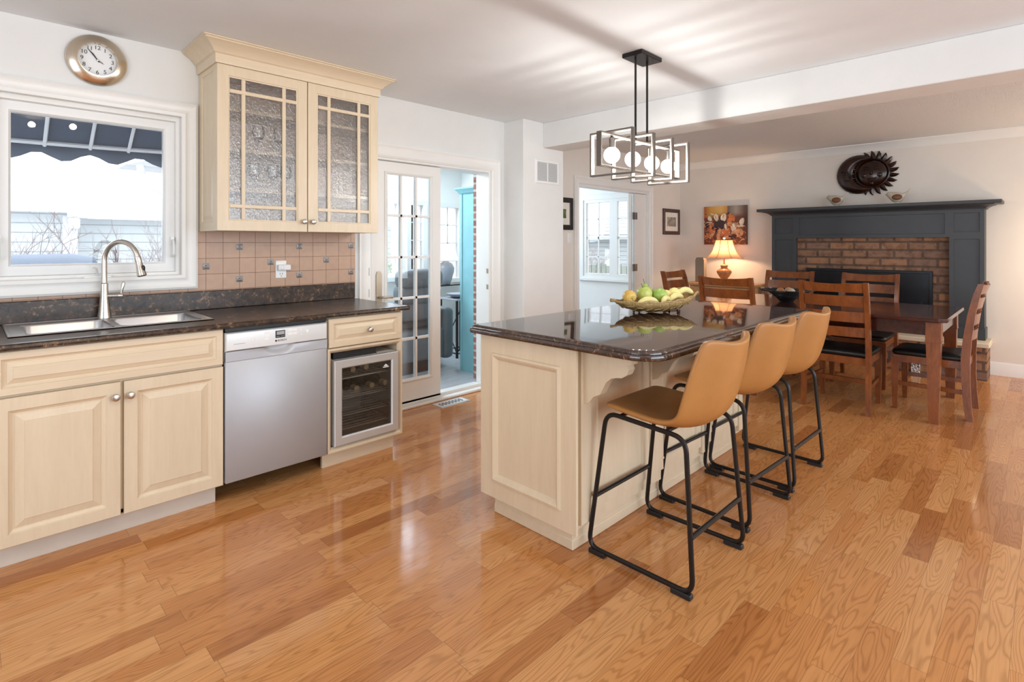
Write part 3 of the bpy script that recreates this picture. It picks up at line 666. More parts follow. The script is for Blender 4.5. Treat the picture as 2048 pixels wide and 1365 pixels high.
t = thing('kitchen_sink', 'double bowl stainless drop in sink in the brown countertop', 'sink', (.52, 3.34, .914))
mb = MB()
b1 = (.185, .500, 3.14, 3.475); b2 = (.530, .870, 3.14, 3.475)
ox0, ox1, oy0, oy1 = .125, .915, 3.095, 3.585
z = .9165
def rim(x0, x1, y0, y1): mb.box(x0, x1, y0, y1, .9145, .918)
rim(ox0, ox1, oy0, b1[2]); rim(ox0, ox1, b1[3], oy1); rim(ox0, b1[0], b1[2], b1[3]); rim(b1[1], b2[0], b1[2], b1[3]); rim(b2[1], ox1, b1[2], b1[3])
mb.frame((ox0, oy0, .916), XU, YU, ZU, ox1-ox0, oy1-oy0, [(0, -.0015), (0, .002), (.004, .005), (.009, .005), (.012, .002), (.012, -.0015)])
obj('rim', mb, 'steel', t, smooth=25)
for b in (b1, b2):
    mb = MB(); R = []
    for k, (ins, zz) in enumerate(((0, .918), (.004, .912), (.008, .80), (.014, .76), (.03, .745), (.07, .742))):
        pts = []
        rr = .035
        x0, x1, y0, y1 = b[0]+ins, b[1]-ins, b[2]+ins, b[3]-ins
        for cx, cy, a0 in ((x1-rr, y1-rr, 0), (x0+rr, y1-rr, 90), (x0+rr, y0+rr, 180), (x1-rr, y0+rr, 270)):
            for q in range(4): a = math.radians(a0+q*30); pts.append((cx+rr*math.cos(a), cy+rr*math.sin(a), zz))
        R.append(pts)
    mb.rings(R, cap0=False, cap1=True); mb.lathe([(.04, 0), (.04, .003), (.03, .003), (.028, .001)], ((b[0]+b[1])/2, (b[2]+b[3])/2, .742), n=16)
    obj('bowl', mb, 'steel', t, smooth=60)
t = thing('kitchen_faucet', 'brushed nickel gooseneck faucet with pull down spray head', 'faucet', (.515, 3.525, .9195))
fx, fy = .515, 3.525; d = Vector((.60, -.80, 0)); up = Vector((0, 0, 1)); c0 = Vector((fx, fy, 0))
mb = MB(); mb.lathe([(.031, .9195), (.030, .93), (.026, .96), (.022, 1.0), (.0195, 1.03), (.018, 1.06), (.018, 1.10), (.0135, 1.105), (.0135, 1.13)], (fx, fy, 0), n=20); obj('body', mb, 'nickel', t)
mb = MB(); R_ = .098; zc = 1.222; pts = [c0+up*1.09, c0+up*1.15, c0+up*zc]
for k in range(1, 19): a = PI*k/18*.94; pts.append(c0 + d*(R_-R_*math.cos(a)) + up*(zc+R_*math.sin(a)))
mb.tube(pts, .0128, 14); obj('spout', mb, 'nickel', t)
e = pts[-1]; tdir = (pts[-1]-pts[-2]).normalized()
mb = MB(); mb.lathe([(.0128, -.002), (.0155, .0), (.0155, .022), (.0145, .025), (.017, .05), (.021, .085), (.022, .10), (.018, .103), (.015, .100)], e, tdir, 18); h = obj('spray_head', mb, 'nickel', t)
mb = MB(); sd = tdir.cross(Vector((-d.y, d.x, 0))); q = e+tdir*.06+d*.018; mb.ball(q, .009, 10, 6, (1, 1, 1.8)); obj('spray_button', mb, 'black', h)
mb = MB(); l0 = Vector((fx, fy, 1.035)); ld = Vector((.93, -.35, 0)).normalized(); mb.tube([l0, l0+ld*.065], .010, 12); mb.lathe([(.011, 0), (.0125, .003), (.0125, .022), (.009, .025)], l0+ld*.06, ld, 14); obj('handle_arm', mb, 'nickel', t)
mb = MB(); p0 = l0+ld*.073; mb.tube([p0, p0+up*.03+ld*.004, p0+up*.065+ld*.010, p0+up*.075+ld*.011], [.005, .006, .009, .004], 12); obj('lever', mb, 'nickel', t)
# outlet
t = thing('wall_outlet', 'white outlet plate with a plugged in adapter on the tile', 'outlet', (1.475, WY-.008, 1.14))
mb = MB(); mb.panel((1.436, WY-.0085, 1.082), XU, ZU, NY, .070, .116, [(0, .003), (.003, .006)], 0); obj('cover_plate', mb, 'white', t)
mb = MB(); mb.box(1.443, 1.525, WY-.045, WY-.0145, 1.134, 1.172, .005); mb.box(1.455, 1.475, WY-.05, WY-.043, 1.142, 1.165, .003); a = obj('plug_adapter', mb, 'white', t)
mb = MB(); mb.box(1.462, 1.465, WY-.0150, WY-.0144, 1.104, 1.116); mb.box(1.477, 1.480, WY-.0150, WY-.0144, 1.105, 1.116); mb.lathe([(.003, 0), (.003, .0006)], (1.471, WY-.0144, 1.096), NY, 8); obj('socket_slots', mb, 'ink', t, smooth=0)

# ---- upper cabinet
t = thing('glass_wall_cabinet', 'cream wall cabinet with two textured glass mullion doors and crown', 'cabinet', (1.49, 3.45, 1.383))
ux0, ux1, uy, uz0, uz1 = .985, 1.999, 3.30, 1.383, 2.322
mb = MB(); T_ = .018
mb.box(ux0+.010, ux0+T_, uy, WY-.008, uz0, ZC-.1); mb.box(ux1-T_, ux1, uy, WY-.008, uz0, ZC-.1); mb.box(ux0+T_, ux1-T_, uy, WY-.008, uz0, uz0+.02); mb.box(ux0+T_, ux1-T_, uy, WY-.008, uz1-.02, uz1)
mb.box(ux0+T_, ux1-T_, uy, uy+.018, uz1, ZC-.1)
mb.box(1.485, 1.515, uy, uy+.018, uz0+.02, uz1-.02)
obj('carcass', mb, 'maple', t, smooth=0)
mb = MB(); mb.box(ux0+T_, ux1-T_, WY-.022, WY-.010, uz0+.02, uz1-.02); obj('back_panel', mb, 'maple_in', t)
mb = MB(); mb.panel((ux0+.004, WY-.012, uz0), NY, ZU, NX, WY-.012-uy, ZC-.1-uz0, [(0, .004), (.05, .004), (.055, -.002), (.066, -.002), (.088, .003)], .004); obj('side_panel', mb, 'maple', t, smooth=8)
for i, z in enumerate((1.632, 1.862, 2.092)):
    mb = MB(); mb.box(ux0+T_, ux1-T_, uy+.020, WY-.022, z-.022, z, .002); obj('shelf', mb, 'maple_h', t)
cpf = [(0, 0), (.010, .0), (.012, .012), (.012, .05), (.022, .056), (.028, .066), (.045, .084), (.072, .103), (.080, .106), (.080, .112), (.090, .116), (.090, .122), (0, .122)]
mb = MB(); R = []
zb = ZC-.1235
ys = uy-.02
for cx, cy, dx, dy in ((ux0, WY-.008, -1, 0), (ux0, ys, -1, -1), (ux1, ys, 1, -1), (ux1, WY-.008, 1, 0)):
    R.append([(cx+dx*o_, cy+dy*o_, zb+h_) for o_, h_ in cpf])
mb.rings(R); obj('crown', mb, 'maple_h', t, smooth=25)
for x0, x1, kx in ((ux0, 1.499, 1.474), (1.505, ux1, 1.531)):
    w = x1-x0; h = uz1-.006-uz0
    mb = MB(); f = .066
    mb.frame((x0, uy-.02, uz0), XU, ZU, NY, w, h, [(0, -.019), (0, -.002), (.002, 0), (f-.008, 0), (f-.006, -.004), (f, -.006), (f, -.019)])
    gx0_, gx1_, gz0_, gz1_ = x0+f, x1-f, uz0+f, uz0+h-f
    d = obj('door', mb, 'maple', t)
    mb = MB(); mw = .011; gy = uy-.016
    for xx in (gx0_+.075, gx1_-.075): mb.box(xx-mw, xx+mw, gy, gy+.012, gz0_, gz1_, .003)
    for zz in (gz0_+.075, gz1_-.075): mb.box(gx0_, gx1_, gy-.001, gy+.011, zz-mw, zz+mw, .003)
    obj('mullions', mb, 'maple', d)
    mb = MB(); mb.box(gx0_, gx1_, uy-.005, uy-.002, gz0_, gz1_); obj('textured_glass', mb, 'rain', d)
    knob(d, kx, uy-.02, 1.446)
# goblets on the shelves, seen through the rippled glass
gob = None; M['crystal'] = thin_glass('crystal', (.97, .98, .99), .10, .02)
gl = [(1.25, 1.632), (1.36, 1.632), (1.44, 1.632), (1.27, 1.862), (1.40, 1.862), (1.62, 1.862)]
gn = ['stemmed glass at the left of the group on the lower cabinet shelf', 'stemmed glass in the middle of the group on the lower cabinet shelf', 'stemmed glass at the right of the group on the lower cabinet shelf',
      'stemmed glass on the middle cabinet shelf, left one behind the left door', 'stemmed glass on the middle cabinet shelf beside the door gap', 'stemmed glass on the middle cabinet shelf behind the right door']
for (gx_, gz_), lab in zip(gl, gn):
    if gob is None:
        mb = MB(); mb.lathe([(.032, 0), (.032, .003), (.006, .008), (.004, .07), (.012, .078), (.034, .10), (.038, .13), (.032, .17), (.031, .17), (.036, .13), (.030, .10), (.004, .085)], (gx_, 3.47, gz_), n=16)
        gob = obj('stemmed_glass', mb, 'crystal', loc=(gx_, 3.47, gz_)); tag(gob, lab, 'glass', 'stemmed glasses in the wall cabinet')
    else:
        o = gob.copy(); COL.objects.link(o); o.location = (gx_, 3.46, gz_); o['label'] = lab

# ---- wall clock
t = thing('wall_clock', 'round brushed metal wall clock above the window', 'clock', (.497, WY, 2.29))
cc = (.497, WY, 2.288); rc = .134
mb = MB(); mb.lathe([(rc-.01, 0), (rc, .004), (rc, .012), (rc-.004, .018), (rc-.045, .040), (rc-.049, .040), (rc-.051, .030), (rc-.051, .006)], cc, NY, 48); obj('rim', mb, 'clock_rim', t, smooth=30)
mb = MB(); mb.lathe([(rc-.050, .002), (rc-.050, .016), (.001, .0165)], cc, NY, 40); dl = obj('dial', mb, 'dial', t)
for k in range(1, 13):
    a = PI/2 - k*PI/6; mb = MB(); mb.add_mesh(text_mesh(str(k), .029), wallmat((cc[0]+.0655*math.cos(a), WY-.0172, cc[2]+.0655*math.sin(a)), NY)); obj('numeral', mb, 'ink', dl, smooth=0)
def hand(ang, l0, l1, w, off, name):
    a = math.radians(90-ang); u = Vector((math.cos(a), 0, math.sin(a))); v = Vector((-u.z, 0, u.x)); c = Vector((cc[0], WY-off, cc[2]))
    mb = MB(); mb.prism([(l0, -w*.6), (l0, w*.6), (l1*.7, w), (l1, 0), (l1*.7, -w)], lambda p, q: c+u*p[0]+v*p[1]+Vector((0, -q, 0)), 0, .0012); obj(name, mb, 'ink', t, smooth=0)
hand(326, -.012, .048, .0032, .0190, 'hour_hand'); hand(322, -.014, .072, .0022, .0206, 'minute_hand'); hand(123, -.002, .034, .0016, .0222, 'second_hand')
mb = MB(); mb.lathe([(.005, 0), (.005, .009), (.002, .010)], (cc[0], WY-.016, cc[2]), NY, 14); obj('hub', mb, 'nickel', t)
# ---- air grille, floor register, switch
t = thing('air_grille', 'white return air grille on the wall below the beam', 'vent', (3.86, 3.37, 1.98))
mb = MB(); mb.frame((3.70, 3.37, 1.87), XU, ZU, NY, .335, .225, [(0, 0), (0, .004), (.006, .009), (.024, .009), (.028, .002), (.028, 0)]); mb.box(3.86, 3.875, 3.361, 3.37, 1.898, 2.067); obj('frame', mb, 'white', t)
mb = MB()
for k in range(22):
    z = 1.90+k*.0076; mb.box(3.727, 4.008, 3.363, 3.369, z, z+.005)
obj('louvres', mb, 'grille', t, smooth=0)
t = thing('floor_register', 'ornate metal floor register in front of the french door', 'vent', (2.82, 3.51, 0))
mb = MB(); mb.frame((2.67, 3.43, 0), XU, YU, ZU, .30, .135, [(0, 0), (0, .003), (.004, .006), (.018, .006), (.022, .002), (.022, 0)]); obj('frame', mb, 'silver', t)
mb = MB(); mb.box(2.69, 2.95, 3.45, 3.545, 0, .004); p = obj('plate', mb, 'white', t)
mb = MB()
for k in range(7):
    x = 2.712+k*.034; mb.tube([(x+.010*math.cos(a*.7), 3.498+.030*math.sin(a*.7), .0045) for a in range(9)], .0028, 5, True)
obj('scrollwork', mb, 'ink', t)
mb = MB(); mb.panel((4.665, YB, 1.31), XU, ZU, NY, .07, .115, [(0, .004), (.003, .006)], 0); mb.box(4.692, 4.708, YB-.012, YB-.005, 1.355, 1.38); o = obj('light_switch', mb, 'white', loc=(4.70, YB, 1.365)); tag(o, 'white light switch left of the doorway', 'switch')

# ================================================================== ISLAND
t = thing('kitchen_island', 'cream maple kitchen island base with corbels and framed end panel', 'island', (2.65, 1.68, 0))
mb = MB(); mb.box(1.785, 3.51, 1.42, 1.96, .10, .874); obj('body', mb, 'maple', t, smooth=0)
EP = [(0, 0), (.082, 0), (.086, .010), (.096, .012), (.110, .004), (.116, -.006)]
mb = MB(); mb.panel((1.785, 1.972, .10), NY, ZU, NX, 1.972-1.385, .774, [(0, .012), (.001, .013), (.082, .013), (.085, .022), (.094, .024), (.102, .020), (.112, .010), (.116, .006)], 0); obj('end_panel', mb, 'maple', t, smooth=12)
xs = [1.86, 2.42, 2.98, 3.49]
for k in range(3):
    x0, x1 = xs[k]+.035, xs[k+1]-.035
    mb = MB(); mb.panel((x0, 1.42, .155), XU, ZU, NY, x1-x0, .66, [(0, .012), (.05, .012), (.054, .016), (.062, .016), (.068, .006)], 0); obj('side_panel', mb, 'maple', t)
for k, x in enumerate(xs):
    mb = MB(); mb.box(max(1.786, x-.035), min(x+.035, 3.51), 1.398, 1.42, .12, .874, .002); obj('pilaster', mb, 'maple', t)
    cpoly = [(0, .874), (-.235, .874), (-.235, .835), (-.215, .832), (-.222, .812), (-.212, .79), (-.19, .775), (-.165, .772), (-.14, .765), (-.115, .745), (-.098, .715), (-.085, .69), (-.05, .672), (-.028, .645), (0, .635)]
    cx_ = max(x, 1.82); mb = MB(); mb.prism(cpoly, lambda p, a: (cx_+a, 1.398+p[0], p[1]), -.022, .022); obj('corbel', mb, 'maple', t, smooth=30)
mb = MB(); mb.box(1.825, 3.48, 1.448, 1.925, 0, .10); mb.box(1.821, 3.482, 1.442, 1.93, 0, .045, .004); obj('toe_kick', mb, 'maple_h', t)
# counter with an ogee edge and rounded corners
def rrect(x0, x1, y0, y1, rads, ins, n=8):
    out = []
    for (cx, cy, a0), r in zip(((x1, y1, 0), (x0, y1, 90), (x0, y0, 180), (x1, y0, 270)), rads):
        r2 = max(r-ins, .004); sx = -1 if cx == x1 else 1; sy = -1 if cy == y1 else 1
        ccx = cx+sx*(ins+r2); ccy = cy+sy*(ins+r2)
        for q in range(n+1): a = math.radians(a0+90*q/n); out.append((ccx+r2*math.cos(a), ccy+r2*math.sin(a)))
    return out
mb = MB(); R = []
for ins, z in ((.02, .875), (.004, .876), (0, .881), (0, .892), (.004, .8985), (.012, .900), (.013, .904), (.016, .911), (.022, .9145), (.03, .915)):
    R.append([(x, y, z) for x, y in rrect(1.735, 3.60, 1.005, 2.03, (.03, .03, .12, .05), ins)])
mb.rings(R); o = obj('island_countertop', mb, 'granite', smooth=40, loc=(2.65, 1.5, .875)); tag(o, 'polished dark brown granite top of the kitchen island', 'countertop')

# ---- fruit bowl and fruit
BC = Vector((2.80, 1.605, .915)); bd = Vector((.90, -.435, 0)).normalized(); bp = Vector((-bd.y, bd.x, 0))
t = thing('fruit_basket', 'leaf shaped woven basket on wire feet on the island', 'basket', BC)
mb = MB(); P = []; NU, NV = 22, 14
def bowlpt(i, j, off=0):
    s = -1+2*i/NU; w = (.115*(1-abs(s)**2.4)+.006)*(1-.12*s); th = PI*(j/NV)
    zr = .072+.016*s*s + .022*s*.6
    depth = .058*(1-s*s)**.7
    q = math.cos(th)
    return BC + bd*(s*.27) + bp*(q*w) + Vector((0, 0, zr - depth*math.sin(th)**.8*1 + off + .004*math.sin(j*1.2+i*1.6)))
for i in range(NU+1): P.append([bowlpt(i, j) for j in range(NV+1)])
mb.grid(P)
bw = obj('woven_leaf', mb, 'basket', t, smooth=180, mods=[('SOLIDIFY', {'thickness': .008, 'offset': 0})])
mb = MB(); pts = [bowlpt(i, 0) for i in range(NU+1)] + [bowlpt(i, NV) for i in range(NU, -1, -1)]
mb.tube(pts, .0055, 7, True); mb.tube([bowlpt(0, 7), BC-bd*.30+Vector((0, 0, .080))], [.008, .011], 8); mb.tube([bowlpt(NU, 7), BC+bd*.285+Vector((0, 0, .108))], [.007, .008], 8); obj('rim', mb, 'basket', t)
mb = MB()
for k in range(2, 20, 2):
    mb.tube([bowlpt(k+int(1.5*abs(j-7)/7), j, -.006) for j in range(0, NV+1)], .004, 6)
obj('veins', mb, 'basket', t)
for q, (a, c) in enumerate(((-.135, -.03), (-.13, .035), (.12, -.03), (.11, .035))):
    p0 = BC+bd*a+bp*c; mb = MB(); mb.tube([p0+Vector((0, 0, .022)), p0+Vector((0, 0, .006))], .0035, 6); mb.ball(p0+Vector((0, 0, .0065)), .0065, 8, 6); obj('foot', mb, 'black_metal', t)
def at(a, c, z): return BC+bd*a+bp*c+Vector((0, 0, z))
def round_fruit(name, label, cat, p, r, mat, prof=None, tilt=(0, 0, 1), stem=True, group=None):
    o = thing(name, label, cat, p, group); ax = Vector(tilt).normalized()
    prof = prof or [(.02, -.86), (.25, -.92), (.55, -.86), (.85, -.52), (1, -.05), (.97, .35), (.80, .70), (.5, .88), (.25, .86), (.05, .74)]
    mb = MB(); mb.lathe([(a*r, b*r) for a, b in prof], p, ax, 20); obj('flesh', mb, mat, o, smooth=180)
    mb = MB(); top = p+ax*(prof[-1][1]*r); w = ax.orthogonal().normalized()
    mb.tube([top-ax*.003, top+ax*r*.35+w*r*.05, top+ax*r*.6+w*r*.18], [.0018, .0016, .0022], 6); obj('stem', mb, 'stem', o); return o
round_fruit('apple', 'yellow apple lying at the left end of the fruit basket', 'apple', at(-.185, -.005, .097), .038, 'apple_y', tilt=(-.35, -.7, -.2))
round_fruit('apple', 'large green apple standing left of the pear in the basket', 'apple', at(-.075, .01, .108), .045, 'apple_g', tilt=(-.2, .2, 1))
PEAR = [(.02, -.98), (.35, -.99), (.75, -.80), (1, -.25), (.93, .2), (.66, .66), (.46, 1.05), (.38, 1.4), (.28, 1.62), (.03, 1.68)]
round_fruit('pear', 'green pear standing behind the apple in the basket', 'pear', at(-.03, .055, .100), .040, 'pear_g', PEAR, (-.25, .1, 1))
round_fruit('pear', 'green pear lying in the middle front of the basket', 'pear', at(.01, -.012, .100), .043, 'pear_g', PEAR, (.35, .8, .25))
LEM = [(.02, -1.25), (.2, -1.15), (.6, -.85), (.95, -.35), (1, 0), (.95, .35), (.6, .85), (.2, 1.15), (.02, 1.28)]
round_fruit('lemon', 'pale lemon right of the lying pear in the basket', 'lemon', at(.075, .015, .094), .033, 'lemon', LEM, (.5, .5, .1))
round_fruit('lemon', 'pale lemon near the right end of the basket', 'lemon', at(.135, .02, .104), .034, 'lemon', LEM, (.9, -.3, .15))
def banana(label, p, direc, bend, L=.17, r=.016):
    o = thing('banana', label, 'banana', p, None); direc = Vector(direc).normalized(); bend = Vector(bend).normalized()
    pts = []; rad = []
    for k in range(13):
        s = -1+k/6; pts.append(p+direc*(s*L/2)+bend*(.028*(1-s*s))); rad.append(r*(1-abs(s)**4*.75)+.002)
    mb = MB(); mb.tube(pts, rad, 8); obj('peel', mb, 'banana', o, smooth=60)
    mb = MB(); mb.tube([pts[-1], pts[-1]+(pts[-1]-pts[-2])*.9], [.004, .0045], 6); obj('stalk', mb, 'stem', o); return o
banana('banana along the front rim left of the basket centre', at(-.10, -.066, .058), bd, (0, 0, 1), .14, .014)
banana('short banana tip showing below the lying pear', at(.012, -.072, .062), bp*.5+bd, (0, 0, 1), .09, .013)
banana('banana resting over the front right of the basket', at(.11, -.036, .070), bd*1+bp*.35, (0, 0, 1), .13, .015)
banana('banana pointing out over the right tip of the basket', at(.205, .012, .096), bd, (0, 0, 1), .11, .015)

# ================================================================== BAR STOOLS
stool = thing('bar_stool', 'tan leather bar stool nearest the viewer at the island', 'stool', (0, 0, 0), 'bar stools along the island')
cl = [(.190, .620, .190), (.186, .640, .205), (.120, .634, .212), (.02, .618, .216), (-.07, .602, .220), (-.145, .598, .224), (-.200, .620, .226), (-.238, .672, .226), (-.264, .750, .222), (-.284, .84, .212), (-.298, .925, .190), (-.300, .937, .180)]
lift = [0, .0, .008, .016, .028, .045, .062, .075, .078, .072, .060, .056]
P = []; NS = 12
for i, (y, z, w) in enumerate(cl):
    a = cl[max(0, i-1)]; b = cl[min(len(cl)-1, i+1)]; tx = Vector((0, b[0]-a[0], b[1]-a[1])).normalized()
    nrm = Vector((0, -tx.z*-1, tx.y*-1)); nrm = Vector((0, tx.z, -tx.y))
    if i < 6 and nrm.z < 0: nrm = -nrm
    if i >= 6 and nrm.y < 0: nrm = -nrm
    row = []
    for j in range(NS+1):
        s = -1+2*j/NS; k = abs(s)**2.3
        p = Vector((s*w, y, z)) + nrm*(lift[i]*k)
        if i >= 9: p.z += (.020*abs(s)**2 - .05*max(0, abs(s)-.80)**1*2.0*(i-8)/3)
        if i == 0: p.y -= .02*abs(s)**3
        row.append(p)
    P.append(row)
mb = MB(); mb.grid(P); obj('seat_shell', mb, 'leather', stool, smooth=180, mods=[('SOLIDIFY', {'thickness': .026, 'offset': 1.0}), ('SUBSURF', {'levels': 2, 'render_levels': 2})])
TR = .0098
for sx in (-1, 1):
    xb, xt = .233*sx, .205*sx
    pts = fillet([(xb, .237, TR+.012), (xb, -.235, TR+.012), (xt, -.192, .578), (xt, .165, .600)], .055, 6, True)
    mb = MB(); mb.tube(pts, TR, 10, True); f = obj('side_frame', mb, 'black_metal', stool)
    for yy in (.19, -.19):
        mb = MB(); mb.box(xb-.014, xb+.014, yy-.04, yy+.04, 0, .020, .003); obj('foot_pad', mb, 'black', f)
mb = MB(); mb.tube([(-.223, .215, .235), (.223, .215, .235)], TR, 10); obj('front_footrest', mb, 'black_metal', stool)
mb = MB(); mb.tube([(-.224, -.222, .222), (.224, -.222, .222)], TR, 10); obj('rear_stretcher', mb, 'black_metal', stool)
mb = MB(); mb.tube([(-.203, .10, .597), (.203, .10, .597)], TR*.8, 8); mb.tube([(-.203, -.11, .585), (.203, -.11, .585)], TR*.8, 8); obj('seat_brackets', mb, 'black_metal', stool)
stool.location = (2.11, 1.163, 0)
dup(stool, (2.745, 1.185, 0), -.05, 'tan leather bar stool in the middle of the three at the island')
dup(stool, (3.305, 1.18, 0), -.02, 'tan leather bar stool farthest along the island, by the dining chairs')

# ================================================================== PENDANT
t = thing('pendant_light', 'linear pendant of interlocked metal rectangles with four globe bulbs above island', 'lamp', (2.87, 1.745, ZC))
mb = MB(); mb.box(2.755, 2.985, 1.675, 1.81, ZC-.026, ZC-.001, .003); obj('canopy', mb, 'black_metal', t)
for x in (2.80, 2.93):
    mb = MB(); mb.tube([(x, 1.745, 1.92), (x, 1.745, ZC-.024)], .0065, 10); obj('rod', mb, 'black_metal', t)
def loop_frame(x0, x1, y0, y1, z0, z1, plane, wd, th, name):
    mb = MB(); n = 0
    # outer metal shell with a pale lit inner lining
    if plane == 'x': o, u, nn, w = (x0, y0, z0), YU, XU, y1-y0
    else: o, u, nn, w = (x0, y0, z0), XU, YU, x1-x0
    mb.mi = 0; mb.frame(o, u, ZU, nn, w, z1-z0, [(th*.6, -wd/2), (0, -wd/2), (0, wd/2), (th*.6, wd/2)])
    mb.mi = 1; mb.frame(o, u, ZU, nn, w, z1-z0, [(th*.6, -wd/2), (th*.6, wd/2), (th, wd/2-.0005), (th, -wd/2+.0005)])
    return obj(name, mb, ['fixture', 'gold_inner'], t, smooth=20)
loop_frame(2.43, 3.315, 1.745, 1.745, 1.735, 1.925, 'y', .03, .010, 'long_frame')
bx = [2.555, 2.77, 2.985, 3.185]
for x in bx:
    loop_frame(x, x, 1.745-.142, 1.745+.142, 1.695, 1.945, 'x', .028, .012, 'square_frame')
    mb = MB(); mb.lathe([(.017, 0), (.017, .055), (.012, .06), (.006, .065), (.006, .075)], (x, 1.745, 1.848), n=16); sck = obj('socket', mb, 'fixture', t)
    mb = MB(); mb.ball((x, 1.745, 1.807), .046, 20, 14); obj('globe_bulb', mb, 'bulb', sck, smooth=180)
    light('bulb_light', 'POINT', (x, 1.745, 1.807), 5.5, (1, .98, .94), radius=.012)

# ================================================================== DINING
t = thing('dining_table', 'dark mahogany rectangular dining table in front of the fireplace', 'table', (5.44, 1.57, 0))
tx0, tx1, ty0, ty1 = 4.885, 5.99, .515, 2.63
mb = MB(); R = []
for ins, z in ((.006, .742), (.0, .748), (0, .762), (.006, .770)):
    R.append([(x, y, z) for x, y in rrect(tx0, tx1, ty0, ty1, (.05,)*4, ins, 1)])
mb.rings(R); obj('tabletop', mb, 'mahogany', t, smooth=20)
mb = MB(); a = .055
mb.frame((tx0+a, ty0+a, .64), XU, YU, ZU, tx1-tx0-2*a, ty1-ty0-2*a, [(0, 0), (0, .102), (.022, .102), (.022, 0)])
for k in range(110):
    y = ty0+a+.08+k*(ty1-ty0-2*a-.16)/110
    mb.box(tx0+a-.003, tx0+a+.001, y, y+.010, .655, .735)
obj('apron', mb, 'mahogany', t, smooth=0)
for x in (tx0+a+.03, tx1-a-.03):
    for y in (ty0+a+.03, ty1-a-.03):
        mb = MB(); mb.box(x-.046, x+.046, y-.046, y+.046, .60, .741, .002); mb.taper((x, y, .0), (.058, .058), (x, y, .60), (.086, .086)); mb.box(x-.048, x+.048, y-.048, y+.048, .592, .602); g = obj('leg', mb, 'cherry', t, smooth=0)
        mb = MB(); mb.box(x-.02, x+.02, y-.02, y+.02, 0, .006); obj('felt_pad', mb, 'pad', g)

chair = thing('dining_chair', 'cherry ladder back dining chair with black seat, nearest right at table', 'chair', (0, 0, 0), 'dining chairs round the table')
# local: chair faces +X, rear legs at x = -.22
HW = .225
for sy in (-1, 1):
    pts = [(-.235, sy*HW, 0), (-.222, sy*HW, .12), (-.214, sy*HW, .28), (-.212, sy*HW, .45), (-.222, sy*HW, .60), (-.245, sy*HW, .78), (-.275, sy*HW, .93), (-.300, sy*HW, 1.015)]
    wd = [.042, .046, .050, .054, .050, .046, .042, .034]
    mb = MB(); mb.rings([[(p[0]+a_*w/2, p[1]+b_*.016, p[2]) for a_, b_ in ((-1, -1), (1, -1), (1, 1), (-1, 1))] for p, w in zip(pts, wd)]); l = obj('rear_post', mb, 'cherry', chair, smooth=25)
    mb = MB(); mb.box(-.25, -.222, sy*HW-.013, sy*HW+.013, 0, .006); obj('felt_pad', mb, 'pad', l)
    mb = MB(); mb.taper((.222, sy*.205, 0), (.030, .030), (.222, sy*.205, .20), (.042, .042)); mb.taper((.222, sy*.205, .20), (.042, .042), (.222, sy*.205, .41), (.044, .044)); l = obj('front_leg', mb, 'cherry', chair, smooth=20)
    mb = MB(); mb.box(.210, .234, sy*.205-.012, sy*.205+.012, 0, .006); obj('felt_pad', mb, 'pad', l)
    mb = MB(); mb.rings([[(-.212, sy*HW-.009, z), (-.212, sy*HW+.009, z), (.222, sy*.205+.009, z), (.222, sy*.205-.009, z)] for z in (.19, .222)]); obj('stretcher', mb, 'cherry', chair, smooth=0)
mb = MB(); mb.box(-.01, .012, -.212, .212, .19, .222); obj('cross_stretcher', mb, 'cherry', chair, smooth=0)
mb = MB(); mb.rings([[(-.22, -.215, z), (.235, -.222, z), (.235, .222, z), (-.22, .215, z)] for z in (.375, .43)]); obj('seat_frame', mb, 'cherry', chair, smooth=0)
mb = MB(); R = []
for ins, z in ((.012, .428), (.0, .438), (-.004, .452), (.006, .466), (.04, .474), (.12, .478)):
    R.append([(x, y, z) for x, y in rrect(-.205, .245, -.222, .222, (.05, .02, .02, .05), max(ins, -.004), 5)])
mb.rings(R); obj('seat_cushion', mb, 'seat_black', chair, smooth=60)
def post_x(z):
    zs = [(.45, -.212), (.60, -.222), (.78, -.245), (.93, -.275), (1.015, -.300)]
    for (a, xa), (b, xb) in zip(zs, zs[1:]):
        if z <= b: return xa+(xb-xa)*(z-a)/(b-a)
    return -.300
for k, (z0, z1) in enumerate(((.935, 1.012), (.825, .908), (.705, .785), (.59, .665), )):
    mb = MB(); R = []
    for i in range(9):
        s = -1+i/4; y = s*(HW-.012); bow = -.028*(1-s*s)
        zt = z1 - (.012*(1-s*s) if k == 0 else 0); zb = z0 + (.006*(1-s*s))*0
        R.append([(post_x(z0)+bow-.009, y, zb), (post_x(z0)+bow+.009, y, zb), (post_x(z1)+bow+.009, y, zt), (post_x(z1)+bow-.009, y, zt)])
    mb.rings(R); obj('ladder_slat', mb, 'cherry', chair, smooth=30)
chair.location = (5.055, 1.205, 0)
dup(chair, (5.035, 2.045, 0), 0, 'cherry ladder back dining chair on the island side, left of the nearest one')
dup(chair, (6.02, 2.01, 0), PI, 'cherry ladder back dining chair on the fireplace side, behind the black bowl')
dup(chair, (6.02, 1.265, 0), PI, 'cherry ladder back dining chair on the fireplace side, before the fireplace insert')
dup(chair, (5.43, .655, 0), PI/2, 'cherry ladder back dining chair at the right head of the table')
dup(chair, (5.47, 2.64, 0), -PI/2, 'cherry ladder back dining chair at the far left head of the table')

